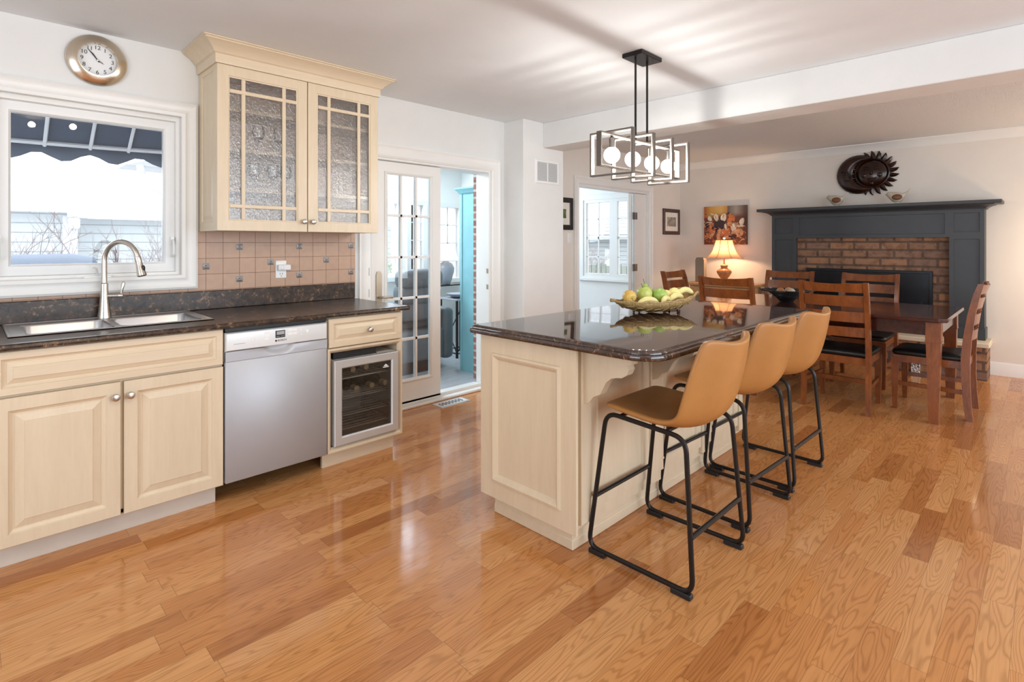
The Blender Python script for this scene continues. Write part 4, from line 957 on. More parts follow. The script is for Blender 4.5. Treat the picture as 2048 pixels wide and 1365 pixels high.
# black woven bowl on the table
t = thing('black_woven_bowl', 'black wire bowl with ragged rim on the dining table', 'bowl', (5.38, 1.74, .7705))
bc = Vector((5.38, 1.74, .7705)); mb = MB()
for k in range(36):
    a = 2*PI*k/36
    pts = [bc+Vector((r*math.cos(a+.5*q), r*math.sin(a+.5*q), z)) for q, (r, z) in enumerate(((.055, .004), (.075, .03), (.11, .062), (.155, .092), (.20+.015*(k % 3), .108)))]
    mb.tube(pts, .0045, 5)
for r, z in ((.055, .005), (.092, .046), (.14, .082), (.185, .106)): mb.tube([bc+Vector((r*math.cos(2*PI*q/32), r*math.sin(2*PI*q/32), z)) for q in range(32)], .0055, 6, True)
obj('wire_weave', mb, 'black', t)
mb = MB(); mb.lathe([(.052, .001), (.056, .004), (.05, .007), (.002, .007)], bc, n=24); obj('base_disc', mb, 'black', t)
for (dx, dy, z, r, m, lab) in ((-.02, .045, .085, .036, 'lamp_base', 'brown ball in the black bowl, left one'), (-.03, -.05, .085, .036, 'bird', 'pale ball in the black bowl, right of the brown one'), (.06, .0, .085, .036, 'pine', 'tan ball in the black bowl, behind the others')):
    mb = MB(); mb.ball(bc+Vector((dx, dy, z+.008)), r, 14, 10); o = obj('decorative_ball', mb, m, smooth=180, loc=bc+Vector((dx, dy, z))); tag(o, lab, 'ball', 'decorative balls in the black bowl')

# ================================================================== FIREPLACE
t = sthing('fireplace_hearth', 'raised brick hearth with cream slab', (7.0, 1.45, 0))
mb = MB(); mb.box(6.825, XF, .425, 2.50, 0, .315); obj('hearth_brick', mb, 'brick', t, smooth=0)
mb = MB(); mb.box(6.80, XF, .405, 2.52, .315, .36, .006); obj('hearth_cap', mb, 'hearth_slab', t)
t = sthing('fireplace_brick', 'brown brick chimney face inside the mantel', (7.15, 1.45, .36))
mb = MB(); mb.box(7.09, XF, .73, 2.17, .36, 1.40); obj('brick_face', mb, 'brick', t, smooth=0)
t = thing('fireplace_mantel', 'charcoal painted panelled mantel surround with moulded shelf', 'mantel', (7.1, 1.45, .36))
mx = 7.02
def mpanel(name, y0, y1, z0, z1, ins=.035):
    mb = MB(); mb.panel((mx, y1, z0), NY, ZU, NX, y1-y0, z1-z0, [(0, 0), (ins, 0), (ins+.002, -.012), (ins+.006, -.012)], .10); return obj(name, mb, 'mantel', t, smooth=20)
mpanel('pilaster_panel', 2.165, 2.44, .46, 1.39); mpanel('corner_block', 2.165, 2.44, 1.39, 1.652); mpanel('frieze_panel', .725, 2.165, 1.375, 1.652); mpanel('corner_block', .455, .725, 1.39, 1.652); mpanel('pilaster_panel', .455, .725, .46, 1.39)
for y0, y1 in ((2.155, 2.45), (.445, .735)):
    mb = MB(); mb.box(mx-.016, XF-.001, y0, y1, .361, .475, .004); obj('plinth', mb, 'mantel', t)
mb = MB(); mb.box(mx+.09, XF-.001, 2.17, 2.44, .475, 1.652); mb.box(mx+.09, XF-.001, .455, .725, .475, 1.652); mb.box(mx+.09, XF-.001, .725, 2.17, 1.40, 1.652); obj('return', mb, 'mantel', t, smooth=0)
mb = MB(); R = []
mp = [(0, 1.652), (.012, 1.652), (.016, 1.662), (.03, 1.672), (.05, 1.684), (.075, 1.690), (.08, 1.698), (0, 1.698)]
for y, dy in ((XF-.001, None),): pass
for cx, cy, dx, dy in ((XF-.001, 2.44, 0, 1), (mx, 2.44, -1, 1), (mx, .455, -1, -1), (XF-.001, .455, 0, -1)):
    R.append([(cx+dx*o_, cy+dy*o_, z_) for o_, z_ in mp])
mb.rings(R); obj('bed_moulding', mb, 'mantel', t, smooth=25)
mb = MB(); mb.box(mx-.115, XF-.001, .32, 2.585, 1.698, 1.733, .006); obj('shelf', mb, 'mantel', t)
t = thing('fireplace_insert', 'black metal fireplace insert with a small glass firebox window', 'fireplace', (7.06, 1.46, .36))
mb = MB(); mb.panel((7.06, 2.06, .362), NY, ZU, NX, 1.20, .66, [(0, .02), (.004, .028), (.028, .028), (.032, .014)], .0); obj('surround_panel', mb, 'insert', t)
mb = MB(); mb.frame((7.035, 1.74, .375), NY, ZU, NX, .58, .50, [(0, 0), (0, .03), (.03, .03), (.05, .012), (.05, 0)]); f = obj('door_frame', mb, 'insert', t)
mb = MB(); mb.box(7.03, 7.036, 1.21, 1.69, .425, .825); obj('firebox_glass', mb, 'black', f)
mb = MB(); mb.box(7.028, 7.0455, .95, 1.14, .60, .70, .003); obj('vent_cover', mb, 'insert', t)
# patterned small box near the hearth foot
mb = MB(); mb.box(6.74, 6.798, .93, 1.0, .0, .13, .004); 
m_, nt_, b_ = newmat('black_white_pattern'); setc(b_, rough=.5); nt_.links.new(ramp(nt_, noise(nt_, coords(nt_), 40, 2, .5, 2), [(.49, (.75, .74, .72)), (.51, (.05, .03, .03))], 'LINEAR'), b_.inputs['Base Color'])
o = obj('patterned_box', mb, m_, loc=(6.77, .965, 0)); tag(o, 'small black and white patterned box at the hearth foot', 'box')

# birds on the mantel
def make_bird(p, label):
    o = thing('ceramic_bird', label, 'ornament', p, 'ceramic birds on the mantel'); R = []
    prof = [(.100, .080, .004), (.097, .082, .014), (.086, .082, .023), (.068, .071, .031), (.045, .060, .042), (.012, .053, .047), (-.020, .051, .042), (-.042, .058, .030), (-.062, .072, .018), (-.082, .090, .010), (-.103, .110, .007), (-.115, .121, .002)]
    for y, z, r in prof:
        r *= 1.25; z = z*1.28
        R.append([p+Vector((r*.8*math.cos(2*PI*k/14), y, z+r*math.sin(2*PI*k/14))) for k in range(14)])
    mb = MB(); mb.rings(R); mb.box(p.x-.018, p.x+.018, p.y-.02, p.y+.03, p.z, p.z+.02); obj('body', mb, 'bird', o, smooth=50)
    for sx in (-1, 1):
        mb = MB(); mb.ball(p+Vector((sx*.043, -.004, .069)), .042, 14, 8, (.18, 1.15, .75)); obj('wing', mb, 'bird_wing', o, smooth=180)
        mb = MB(); mb.ball(p+Vector((sx*.019, .086, .113)), .0035, 8, 6); obj('eye', mb, 'ink', o)
    mb = MB(); mb.lathe([(.006, 0), (.001, .014)], p+Vector((0, .097, .103)), (0, 1, -.15), 8); obj('beak', mb, 'bird_wing', o)
    return o
b0 = make_bird(Vector((7.0, 1.725, 1.7335)), 'cream and brown ceramic bird at the left of the two on the mantel')
dup(b0, (7.0, 1.155, 1.7335), 0, 'cream and brown ceramic bird at the right of the two on the mantel')

# sun and moon plaque
t = thing('sun_moon_plaque', 'dark brown ceramic sun and moon face plaque above the mantel', 'wall decoration', (XF, 1.45, 2.1))
sc_ = Vector((XF-.004, 1.425, 2.105)); mc = Vector((XF-.004, 1.555, 2.10))
def yz(c, r, a, d): return c+Vector((-d, -r*math.cos(a), r*math.sin(a)))
mb = MB(); NR = 22
for k in range(NR):
    a = 2*PI*k/NR+.1; da = PI/NR*.98
    out = [(-1.0, .160), (-.88, .195), (-.35, .228), (.42, .252), (.62, .250), (.70, .222), (.92, .190), (1.0, .160)]
    vf = [mb.bm.verts.new(yz(sc_, rr, a+da*f, .014)) for f, rr in out]; vb = [mb.bm.verts.new(yz(sc_, rr, a+da*f, 0)) for f, rr in out]
    m0 = mb.bm.verts.new(yz(sc_, .172, a, .030)); m1 = mb.bm.verts.new(yz(sc_, .222, a+da*.2, .028)); n_ = len(out)
    for i in range(n_-1):
        mb._f((vf[i], vf[i+1], m1 if 1 <= i <= 5 else m0)); mb._f((vb[i], vb[i+1], vf[i+1], vf[i]))
    mb._f((vf[1], m1, m0)); mb._f((vf[6], m0, m1)); mb._f((vf[7], m0, vf[0]))
obj('sun_rays', mb, 'plaque', t, smooth=20)
mb = MB(); mb.lathe([(.172, 0), (.176, .016), (.168, .028), (.156, .030), (.150, .022), (.148, .012)], sc_, NX, 40); obj('sun_ring', mb, 'plaque', t, smooth=50)
mb = MB(); mb.lathe([(.150, .010), (.142, .030), (.12, .045), (.08, .055), (.04, .060), (.002, .061)], sc_, NX, 36)
def fp(y, z, d): return sc_+Vector((-d, -y, z))
mb.tube([fp(0, .05, .060), fp(.0, .02, .070), fp(.0, -.012, .080), fp(0, -.02, .074)], [.007, .010, .015, .008], 8)
for sy in (-1, 1):
    mb.tube([fp(sy*.082, .03, .050), fp(sy*.055, .042, .058), fp(sy*.028, .032, .060)], .006, 6); mb.tube([fp(sy*.078, .058, .049), fp(sy*.05, .07, .055), fp(sy*.02, .055, .060)], .005, 6)
    mb.ball(fp(sy*.075, -.025, .040), .030, 10, 6)
mb.tube([fp(-.06, -.05, .052), fp(-.03, -.062, .060), fp(0, -.060, .064), fp(.03, -.062, .060), fp(.06, -.05, .052)], [.003, .008, .009, .008, .003], 8)
mb.tube([fp(-.05, -.068, .052), fp(0, -.082, .060), fp(.05, -.068, .052)], [.003, .010, .003], 8); mb.ball(fp(0, -.115, .036), .024, 10, 6)
obj('sun_face', mb, 'plaque', t, smooth=60)
mb = MB(); P = []
for i in range(25):                                     # crescent from top tip round the left side to bottom tip
    a = math.radians(52 + 256*i/24); ro = .222; row = []
    wdt = .155*math.sin(PI*i/24)**.6+.006
    for j in range(7):
        s = j/6; row.append(mc+Vector((-(.010+.042*math.sin(PI*min(s*.75+.05, 1))), -(ro-wdt*s)*math.cos(a), (ro-wdt*s)*math.sin(a))))
    row = [mc+Vector((0, -ro*math.cos(a), ro*math.sin(a)))] + row
    P.append(row)
mb.grid(P); mb.tube([mc+Vector((-.055, .115, .04)), mc+Vector((-.068, .095, .0)), mc+Vector((-.072, .068, -.02)), mc+Vector((-.055, .08, -.035))], [.01, .012, .014, .008], 8)
mb.tube([mc+Vector((-.05, .175, .035)), mc+Vector((-.055, .15, .045)), mc+Vector((-.055, .125, .035))], .005, 6); mb.tube([mc+Vector((-.05, .08, -.06)), mc+Vector((-.055, .105, -.07)), mc+Vector((-.045, .13, -.06))], .008, 6)
obj('moon_crescent', mb, 'plaque', t, smooth=60)

# ---- painting, framed pictures
t = thing('canvas_painting', 'square painting of pale lilies and draped orange forms above the lamp', 'painting', (XF, 3.105, 1.56))
py0, py1, pz0, pz1 = 2.815, 3.395, 1.296, 1.815
def canvas_mat():
    m, nt, b = newmat('painted_ground'); setc(b, rough=.55)
    v = coords(nt); sp = nt.nodes.new('ShaderNodeSeparateXYZ'); nt.links.new(v, sp.inputs[0])
    n = noise(nt, v, 5, 4, .6, .6)
    u = math_(nt, 'ADD', math_(nt, 'DIVIDE', math_(nt, 'SUBTRACT', .29, sp.outputs[1]), .58), math_(nt, 'MULTIPLY', math_(nt, 'SUBTRACT', n, .5), .10))
    top = ramp(nt, u, [(0, (.42, .09, .02)), (.16, (.62, .33, .07)), (.42, (.66, .42, .14)), (.53, (.55, .26, .06)), (.56, (.13, .10, .09)), (.75, (.30, .27, .25)), (.95, (.12, .07, .05))])
    bot = ramp(nt, u, [(0, (.16, .03, .01)), (.35, (.20, .06, .03)), (.7, (.16, .05, .03)), (1, (.10, .035, .02))])
    w = math_(nt, 'ADD', math_(nt, 'DIVIDE', sp.outputs[2], .26), math_(nt, 'MULTIPLY', math_(nt, 'SUBTRACT', n, .5), .7))
    nt.links.new(mixc(nt, ramp(nt, w, [(.35, (0, 0, 0)), (.6, (1, 1, 1))]), bot, top), b.inputs['Base Color']); return m
mb = MB(); mb.box(XF-.035, XF-.001, py0, py1, pz0, pz1); cv = obj('canvas', mb, canvas_mat(), t, smooth=0)
M['p_white'] = plain('paint_white', (.78, .70, .56), .5, var=.15, vs=40); M['p_orange'] = plain('paint_orange', (.52, .16, .05), .5, var=.4, vs=20); M['p_dark'] = plain('paint_dark', (.05, .025, .03), .5); M['p_flesh'] = plain('paint_peach', (.66, .36, .19), .5, var=.3, vs=20)
mb = MB(); DK = [0]
def dab(u, v, ru, rv, rot, mi, pw=1.0):
    mb.mi = mi; DK[0] += 1; d = .0353+.00012*DK[0]; c, s = math.cos(rot), math.sin(rot); pts = []
    for k in range(18):
        a = 2*PI*k/18; x = ru*math.cos(a); y = rv*math.sin(a)*(1+pw*.25*math.cos(a))
        X = u+x*c-y*s; Y = v+x*s+y*c; X = min(max(X, .01), .99); Y = min(max(Y, .01), .99)
        pts.append((XF-d, py1-(py1-py0)*X, pz0+(pz1-pz0)*Y))
    mb._f([mb.bm.verts.new(q) for q in pts])
for a in [(.10, .30, .20, .08, .7, 1), (.20, .42, .13, .10, .5, 1), (.33, .40, .15, .10, -.3, 2), (.47, .35, .14, .14, .2, 1), (.62, .55, .09, .22, -.3, 1), (.40, .52, .16, .14, 0, 2), (.42, .58, .11, .09, 0, 2), (.70, .50, .16, .07, -.3, 3), (.78, .30, .15, .12, .5, 3),
          (.72, .40, .07, .14, .3, 0), (.30, .70, .055, .10, .15, 0), (.47, .70, .065, .11, -.1, 0), (.30, .72, .022, .05, .2, 3), (.48, .73, .025, .05, -.2, 3), (.14, .68, .05, .07, .4, 0), (.89, .58, .055, .10, -.2, 0), (.86, .47, .10, .022, 0, 0),
          (.53, .45, .05, .09, .3, 3), (.36, .22, .05, .18, -.15, 3), (.60, .20, .16, .05, .2, 3), (.68, .22, .10, .05, .1, 2), (.06, .50, .06, .09, 0, 2), (.20, .26, .04, .13, -.5, 3), (.62, .76, .03, .06, -.3, 1)]: dab(*a)
_r = random.Random(21)
for k in range(170):
    u_, v_ = _r.random(), _r.random()*.8
    mi_ = _r.choice([1, 1, 1, 3, 2, 3]) if v_ < .55 else _r.choice([1, 3, 0, 2])
    if u_ > .58 and v_ > .6: continue
    if v_ > .62 and _r.random() < .6: continue
    dab(u_, v_, _r.uniform(.02, .06), _r.uniform(.006, .016), _r.uniform(-1.4, 1.4), mi_)
for a in [(.30, .71, .05, .085, .15, 0), (.47, .70, .058, .095, -.1, 0), (.30, .72, .02, .05, .2, 3), (.48, .73, .022, .05, -.2, 3), (.40, .53, .13, .10, 0, 2), (.74, .42, .03, .12, .35, 0), (.78, .33, .10, .05, .2, 3), (.89, .58, .045, .085, -.2, 0), (.86, .47, .09, .018, 0, 0), (.37, .24, .03, .13, -.15, 3), (.53, .46, .025, .075, .2, 0)]: dab(*a)
obj('painted_forms', mb, ['p_white', 'p_orange', 'p_dark', 'p_flesh'], cv, smooth=0)
def picture(name, label, x0, x1, z0, z1, fr, fw, mw, photo, cat='picture'):
    t = thing(name, label, cat, ((x0+x1)/2, YB, (z0+z1)/2))
    mb = MB(); mb.frame((x0, YB, z0), XU, ZU, NY, x1-x0, z1-z0, [(0, .001), (0, .02), (.006, .024), (fw-.006, .020), (fw, .014), (fw, .001)]); obj('frame', mb, fr, t)
    mb = MB(); mb.box(x0+fw-.004, x1-fw+.004, YB-.012, YB-.002, z0+fw-.004, z1-fw+.004); obj('mat_board', mb, 'mat_board', t)
    mb = MB(); q = fw+mw; mb.box(x0+q, x1-q, YB-.0135, YB-.0118, z0+q*1.1, z1-q*1.1); obj('print', mb, photo, t)
picture('framed_picture', 'brown framed small grey print right of the doorway', 6.73, 7.185, 1.433, 1.792, 'frame_brown', .05, .055, 'photo_grey')
picture('framed_picture', 'black framed green print half hidden beside the white wall return', 4.27, 4.745, 1.46, 1.812, 'frame_black', .055, .06, 'photo_green')

# ---- pine side table with lamp
t = thing('pine_side_table', 'light pine console table under the painting', 'table', (6.95, 3.0, 0))
mb = MB(); mb.box(6.72, 7.19, 2.56, 3.45, .765, .798, .006); obj('tabletop', mb, 'pine', t)
mb = MB(); mb.box(6.77, 7.15, 2.62, 3.39, .64, .765); obj('drawer_case', mb, 'pine', t, smooth=0)
for y0 in (2.635, 3.01):
    mb = MB(); mb.panel((6.77, y0+.36, .652), NY, ZU, NX, .355, .10, [(0, .008), (.006, .012)], 0); d = obj('drawer', mb, 'pine', t); mb = MB(); mb.lathe([(.006, 0), (.012, .012), (.01, .018)], (6.758, y0+.18, .702), NX, 12); obj('knob', mb, 'pine', d)
for x in (6.79, 7.13):
    for y in (2.645, 3.365):
        mb = MB(); mb.taper((x, y, 0), (.034, .034), (x, y, .64), (.055, .055)); obj('leg', mb, 'pine', t, smooth=0)
t = thing('table_lamp', 'lit table lamp with flared amber bell shade on the pine table', 'lamp', (6.92, 2.995, .7985))
lc = (6.92, 2.995, .7985)
mb = MB(); mb.lathe([(.055, 0), (.058, .010), (.048, .018), (.038, .03), (.030, .045), (.040, .058), (.062, .085), (.085, .125), (.092, .145), (.082, .165), (.050, .185), (.038, .195), (.044, .215), (.046, .228), (.03, .236), (.010, .245), (.008, .34)], lc, n=36, flute=.02, fl_n=18); obj('base', mb, 'lamp_base', t, smooth=60)
mb = MB(); shp = [(.238, .325), (.205, .342), (.172, .375), (.145, .42), (.125, .475), (.112, .525), (.106, .558)]
mb.rings([[Vector(lc)+Vector((r*(1+.03*math.cos(8*2*PI*k/48))*math.cos(2*PI*k/48), r*(1+.03*math.cos(8*2*PI*k/48))*math.sin(2*PI*k/48), z)) for k in range(48)] for r, z in shp], cap0=False, cap1=False); sh = obj('shade', mb, 'shade', t, smooth=60)
mb = MB()
for k in range(8):
    a = 2*PI*k/8; mb.tube([Vector(lc)+Vector((r*1.032*math.cos(a), r*1.032*math.sin(a), z)) for r, z in shp], .0028, 5)
mb.tube([Vector(lc)+Vector((.106*(1+.03*math.cos(8*2*PI*k/48))*math.cos(2*PI*k/48), .106*(1+.03*math.cos(8*2*PI*k/48))*math.sin(2*PI*k/48), .558)) for k in range(48)], .004, 6, True)
obj('shade_piping', mb, 'shade_trim', sh)
mb = MB(); mb.lathe([(.004, .34), (.004, .565), (.010, .57), (.018, .58), (.012, .592), (.004, .598)], lc, n=12); obj('finial', mb, 'white', t)
light('table_lamp_bulb', 'POINT', (6.92, 2.995, 1.20), 9, (1, .66, .38), radius=.035)
mb = MB(); bpoly = [(-.06, .0), (.06, .0), (.06, .29), (.045, .325), (-.045, .325), (-.06, .29)]
mb.prism(bpoly, lambda p, a: (a, 3.305+p[0], .7985+p[1]), 6.87, 6.95); o = obj('taupe_block', mb, 'taupe', smooth=0, loc=(6.91, 3.305, .7985)); tag(o, 'upright taupe block with chamfered top left of the lamp', 'ornament')

# ================================================================== SUNROOM BEYOND THE FRENCH DOOR
mb = MB(); mb.box(-.5, 4.72, 3.72, 5.75, -.05, .0); struct('floor_sunroom', mb, 'sun_floor', 'pale grey floor of the sunroom')
mb = MB(); mb.box(-.5, 4.72, WY+.14, 5.75, ZC, ZC+.05); struct('ceiling_sunroom', mb, 'ceiling', 'white ceiling of the sunroom') if False else mb.bm.free()
mb = MB(); mb.box(1.75, 4.72, WY+.14, 5.75, ZC, ZC+.05); struct('ceiling_sunroom', mb, 'ceiling', 'white ceiling of the sunroom')
SW = [(3.44, 3.70, .90, 1.80), (3.87, 4.08, .90, 1.80), (4.32, 4.66, .84, 1.79)]
mb = MB(); wall_holes(mb, 'y', 5.62, .12, 1.75, 4.72, 0, ZC, SW); struct('wall_sunroom_back', mb, 'trim', 'white sunroom wall with narrow windows', smooth=0)
mb = MB(); mb.box(4.70, 4.78, YB+.12, 5.74, 0, ZC); struct('wall_sunroom_right', mb, 'trim', 'white partition right of the sunroom')
mb = MB(); mb.box(1.68, 1.75, WY+.14, 5.74, 0, ZC); struct('wall_sunroom_left', mb, 'trim', 'white end wall of the sunroom')
for k, (a, b, z0, z1) in enumerate(SW):
    t = sthing('window_%d' % (k+3), 'narrow white sunroom window with grid, number %s from the left' % ['one', 'two', 'three'][k], ((a+b)/2, 5.62, (z0+z1)/2))
    mb = MB(); mb.frame((a-.05, 5.62, z0-.05), XU, ZU, NY, b-a+.1, z1-z0+.1, [(0, 0), (0, .02), (.06, .015), (.06, -.06), (.05, -.06), (.05, 0)]); obj('window_frame', mb, 'trim', t, smooth=0)
    mb = MB(); mb.box((a+b)/2-.007, (a+b)/2+.007, 5.65, 5.66, z0, z1)
    for q in (1, 2, 3): z = z0+(z1-z0)*q/4; mb.box(a, b, 5.65, 5.66, z-.007, z+.007)
    obj('muntins', mb, 'trim', t, smooth=0)
    mb = MB(); mb.box(a, b, 5.664, 5.668, z0, z1); obj('pane', mb, 'glass', t)
t = thing('turquoise_cabinet', 'tall turquoise painted cabinet standing in the sunroom', 'cabinet', (3.85, 4.13, 0))
mb = MB(); mb.box(3.62, 4.15, 3.955, 4.31, 0, 1.82); obj('body', mb, 'turq', t, smooth=0)
mb = MB(); mb.box(3.612, 4.16, 4.31, 4.34, 0, 1.82); obj('face_frame', mb, 'turq', t, smooth=0)
mb = MB(); R = []
for o_, z in ((0, 1.82), (.012, 1.83), (.02, 1.845), (.045, 1.868), (.045, 1.882)): R.append([(3.61-o_, 3.955, z), (4.16+o_, 3.955, z), (4.16+o_, 4.34+o_, z), (3.61-o_, 4.34+o_, z)])
mb.rings(R); obj('cornice', mb, 'turq', t, smooth=20)
mb = MB(); mb.box(3.455, 3.66, WY+.145, 3.95, 0, 2.42); struct('wall_brick_pier', mb, 'brick_red', 'red brick pier edge beside the turquoise cabinet', smooth=0)
# recliner
t = thing('recliner_armchair', 'grey leather recliner armchair seen through the french door', 'armchair', (3.32, 4.72, 0))
def cushion(x0, x1, y0, y1, z0, z1, name, bev=.05):
    mb = MB(); mb.box(x0, x1, y0, y1, z0, z1, bev, 4); return obj(name, mb, 'grey_leather', t, smooth=180)
cushion(2.98, 3.55, 4.50, 5.15, .12, .44, 'base', .04); cushion(3.02, 3.50, 4.62, 5.12, .42, .56, 'seat_cushion', .06)
cushion(2.90, 3.02, 4.48, 5.18, .10, .66, 'armrest', .05); cushion(3.52, 3.66, 4.48, 5.18, .10, .64, 'armrest', .055)
for k, (z0, z1) in enumerate(((.52, .74), (.70, .90), (.86, 1.05))):
    cushion(3.0, 3.50, 4.50-.03*k, 4.72-.03*k, z0, z1, 'back_cushion', .07)
mb = MB(); mb.box(3.05, 3.5, 4.55, 5.1, 0, .12); obj('plinth', mb, 'black', t, smooth=0)
# iron side table with dishes, console, lamp
t = thing('iron_side_table', 'square iron side table with crossed legs in the sunroom', 'table', (4.10, 4.95, 0))
mb = MB(); mb.box(3.93, 4.27, 4.78, 5.12, .655, .675, .003); obj('tabletop', mb, 'grey_ceramic', t)
for x in (3.95, 4.25):
    for y in (4.80, 5.10):
        mb = MB(); mb.box(x-.011, x+.011, y-.011, y+.011, 0, .655); obj('leg', mb, 'black_metal', t, smooth=0)
mb = MB()
for x in (3.95, 4.25): mb.tube([(x, 4.80, .05), (x, 5.10, .05)], .008, 6); mb.tube([(x, 4.80, .05), (x, 5.1, .5)], .006, 6)
for y in (4.80, 5.10): mb.tube([(3.95, y, .05), (4.25, y, .05)], .008, 6); mb.tube([(3.95, y, .05), (4.25, y, .5)], .006, 6)
obj('braces', mb, 'black_metal', t)
mb = MB(); mb.lathe([(.07, 0), (.14, .035), (.15, .05), (.142, .05), (.10, .02), (.01, .012)], (4.08, 4.92, .676), n=24); o = obj('shallow_bowl', mb, 'grey_ceramic', loc=(4.08, 4.92, .676)); tag(o, 'shallow grey bowl on the iron side table', 'bowl')
t = thing('glass_console', 'iron console table under the sunroom lamp', 'table', (4.28, 5.37, 0))
mb = MB(); mb.box(4.0, 4.62, 5.22, 5.52, .79, .805); obj('tabletop', mb, 'black_metal', t, smooth=0)
for x in (4.02, 4.60):
    for y in (5.24, 5.50):
        mb = MB(); mb.tube([(x, y, 0), (x, y, .79)], .010, 8); obj('leg', mb, 'black_metal', t)
t = thing('sunroom_lamp', 'grey vase table lamp with cream drum shade in the sunroom', 'lamp', (4.20, 5.32, .806))
q = (4.20, 5.32, .806)
mb = MB(); mb.lathe([(.05, 0), (.055, .01), (.075, .06), (.10, .15), (.105, .20), (.08, .255), (.035, .28), (.03, .30)], q, n=24); obj('vase_base', mb, 'grey_ceramic', t, smooth=60)
mb = MB(); mb.rings([[Vector(q)+Vector((r*math.cos(2*PI*k/28), r*math.sin(2*PI*k/28), z)) for k in range(28)] for r, z in ((.155, .295), (.10, .50))], cap0=False, cap1=False); obj('drum_shade', mb, 'cream_shade', t)

# ================================================================== ROOM BEYOND THE DOORWAY
mb = MB(); mb.box(4.78, 7.4, YB+.12, 6.9, -.05, 0); struct('floor_back_room', mb, 'sun_floor', 'pale floor of the room beyond the doorway')
mb = MB(); mb.box(4.78, 7.4, YB+.12, 6.9, ZC, ZC+.05); struct('ceiling_back_room', mb, 'ceiling', 'white ceiling of the room beyond the doorway')
W2 = [(4.66, 4.93, .78, 2.02), (4.99, 5.54, .78, 2.02)]
mb = MB(); wall_holes(mb, 'x', 7.30, .12, YB+.12, 6.9, 0, ZC, W2); struct('wall_back_room_right', mb, 'trim', 'white wall with the window beyond the doorway', smooth=0)
mb = MB(); mb.box(4.78, 7.3, 6.85, 6.95, 0, ZC); struct('wall_back_room_back', mb, 'trim', 'white rear wall of the room beyond the doorway')
mb = MB(); mb.box(4.78, 4.86, 5.74, 6.9, 0, ZC); struct('wall_back_room_left', mb, 'trim', 'white left wall of the room beyond the doorway')
t = sthing('window_2', 'white gridded window in the room beyond the doorway', (7.3, 5.1, 1.4))
mb = MB(); mb.frame((7.30, 5.62, .70), NY, ZU, NX, 1.04, 1.40, [(0, 0), (0, .02), (.07, .015), (.07, -.02), (.06, -.02), (.06, 0)]); mb.box(7.25, 7.30, 4.56, 5.64, .70, .735); obj('casing', mb, 'trim', t, smooth=0)
for a, b, z0, z1 in W2:
    mb = MB(); mb.frame((7.32, b, z0), NY, ZU, NX, b-a, z1-z0, [(0, -.05), (0, .02), (.04, .02), (.04, -.05)]); s_ = obj('sash', mb, 'trim', t, smooth=0)
    mb = MB(); nc = 2 if b-a > .4 else 1
    for q in range(1, nc): y = a+(b-a)*q/nc; mb.box(7.325, 7.34, y-.009, y+.009, z0, z1)
    for q in (1, 2, 3): z = z0+(z1-z0)*q/4; mb.box(7.325, 7.34, a, b, z-.009-(.012 if q == 2 else 0), z+.009+(.012 if q == 2 else 0))
    obj('muntins', mb, 'trim', s_, smooth=0)
    mb = MB(); mb.box(7.345, 7.35, a+.03, b-.03, z0+.03, z1-.03); obj('pane', mb, 'glass', s_)

# ================================================================== OUTSIDE
mb = MB(); mb.box(-30, 60, 6.0, 60, -.3, -.2); mb.box(7.6, 60, -20, 6.0, -.3, -.2); struct('garden_ground', mb, 'ground', 'pale winter garden ground')
# awning above the sink window
t = thing('window_awning', 'navy awning with white ribs and scalloped edge outside the sink window', 'awning', (.5, 4.3, 2.1))
def ay(x): return 4.66-.16*((x-.1)/1.2)**2
def az(x): return 1.962+.012*x
mb = MB(); P = []; Q = []
xs_ = [-1.2+3.0*i/60 for i in range(61)]
for x in xs_:
    P.append([(x, WY+.15+(ay(x)-WY-.15)*s, 2.46-(2.46-az(x))*s+.06*math.sin(PI*s)) for s in [k/8 for k in range(9)]])
mb.grid(P); obj('canopy', mb, 'navy', t, smooth=60, mods=[('SOLIDIFY', {'thickness': .004})])
mb = MB(); Q = []
for x in xs_:
    zb_ = az(x)-.085+.028*math.cos(2*PI*(x-.06)/.27)
    Q.append([(x, ay(x)+.004, az(x)+.005), (x, ay(x)+.008, (az(x)+zb_)/2), (x, ay(x)+.012, zb_)])
mb.grid(Q); obj('valance', mb, 'navy', t, smooth=60, mods=[('SOLIDIFY', {'thickness': .004})])
mb = MB(); mb.tube([(x, ay(x)-.012, az(x)) for x in xs_[::2]], .016, 8); obj('front_bar', mb, 'alu', t)
for x in (-.30, -.09, .14, .365, .60, .81, 1.02, 1.24):
    mb = MB(); mb.tube([(x, WY+.15+(ay(x)-WY-.15)*s, 2.46-(2.46-az(x))*s+.06*math.sin(PI*s)-.018) for s in [k/8 for k in range(9)]], .011, 6); obj('rib', mb, 'alu', t)
# neighbouring garage
t = thing('neighbour_garage', 'pale sided garage with light roof across the yard', 'building', (1.2, 9.5, 0))
mb = MB(); mb.box(-4, .93, 9.0, 9.2, -.25, 1.72); mb.box(.93, 6, 9.35, 9.5, -.25, 1.66); obj('siding_wall', mb, 'siding', t, smooth=0)
mb = MB(); mb.box(.88, 1.03, 8.96, 9.4, -.25, 1.66); obj('corner_board', mb, 'alu', t, smooth=0)
mb = MB(); mb.rings([[(-4, 8.75, 1.70), (1.15, 8.75, 1.70), (1.15, 13, 3.0), (-4, 13, 3.0)], [(-4, 8.75, 1.74), (1.15, 8.75, 1.74), (1.15, 13, 3.05), (-4, 13, 3.05)]])
mb.rings([[(1.15, 9.1, 1.64), (6, 9.1, 1.64), (6, 13, 2.9), (1.15, 13, 2.9)], [(1.15, 9.1, 1.68), (6, 9.1, 1.68), (6, 13, 2.95), (1.15, 13, 2.95)]]); obj('roof', mb, 'roof_snow', t, smooth=0)
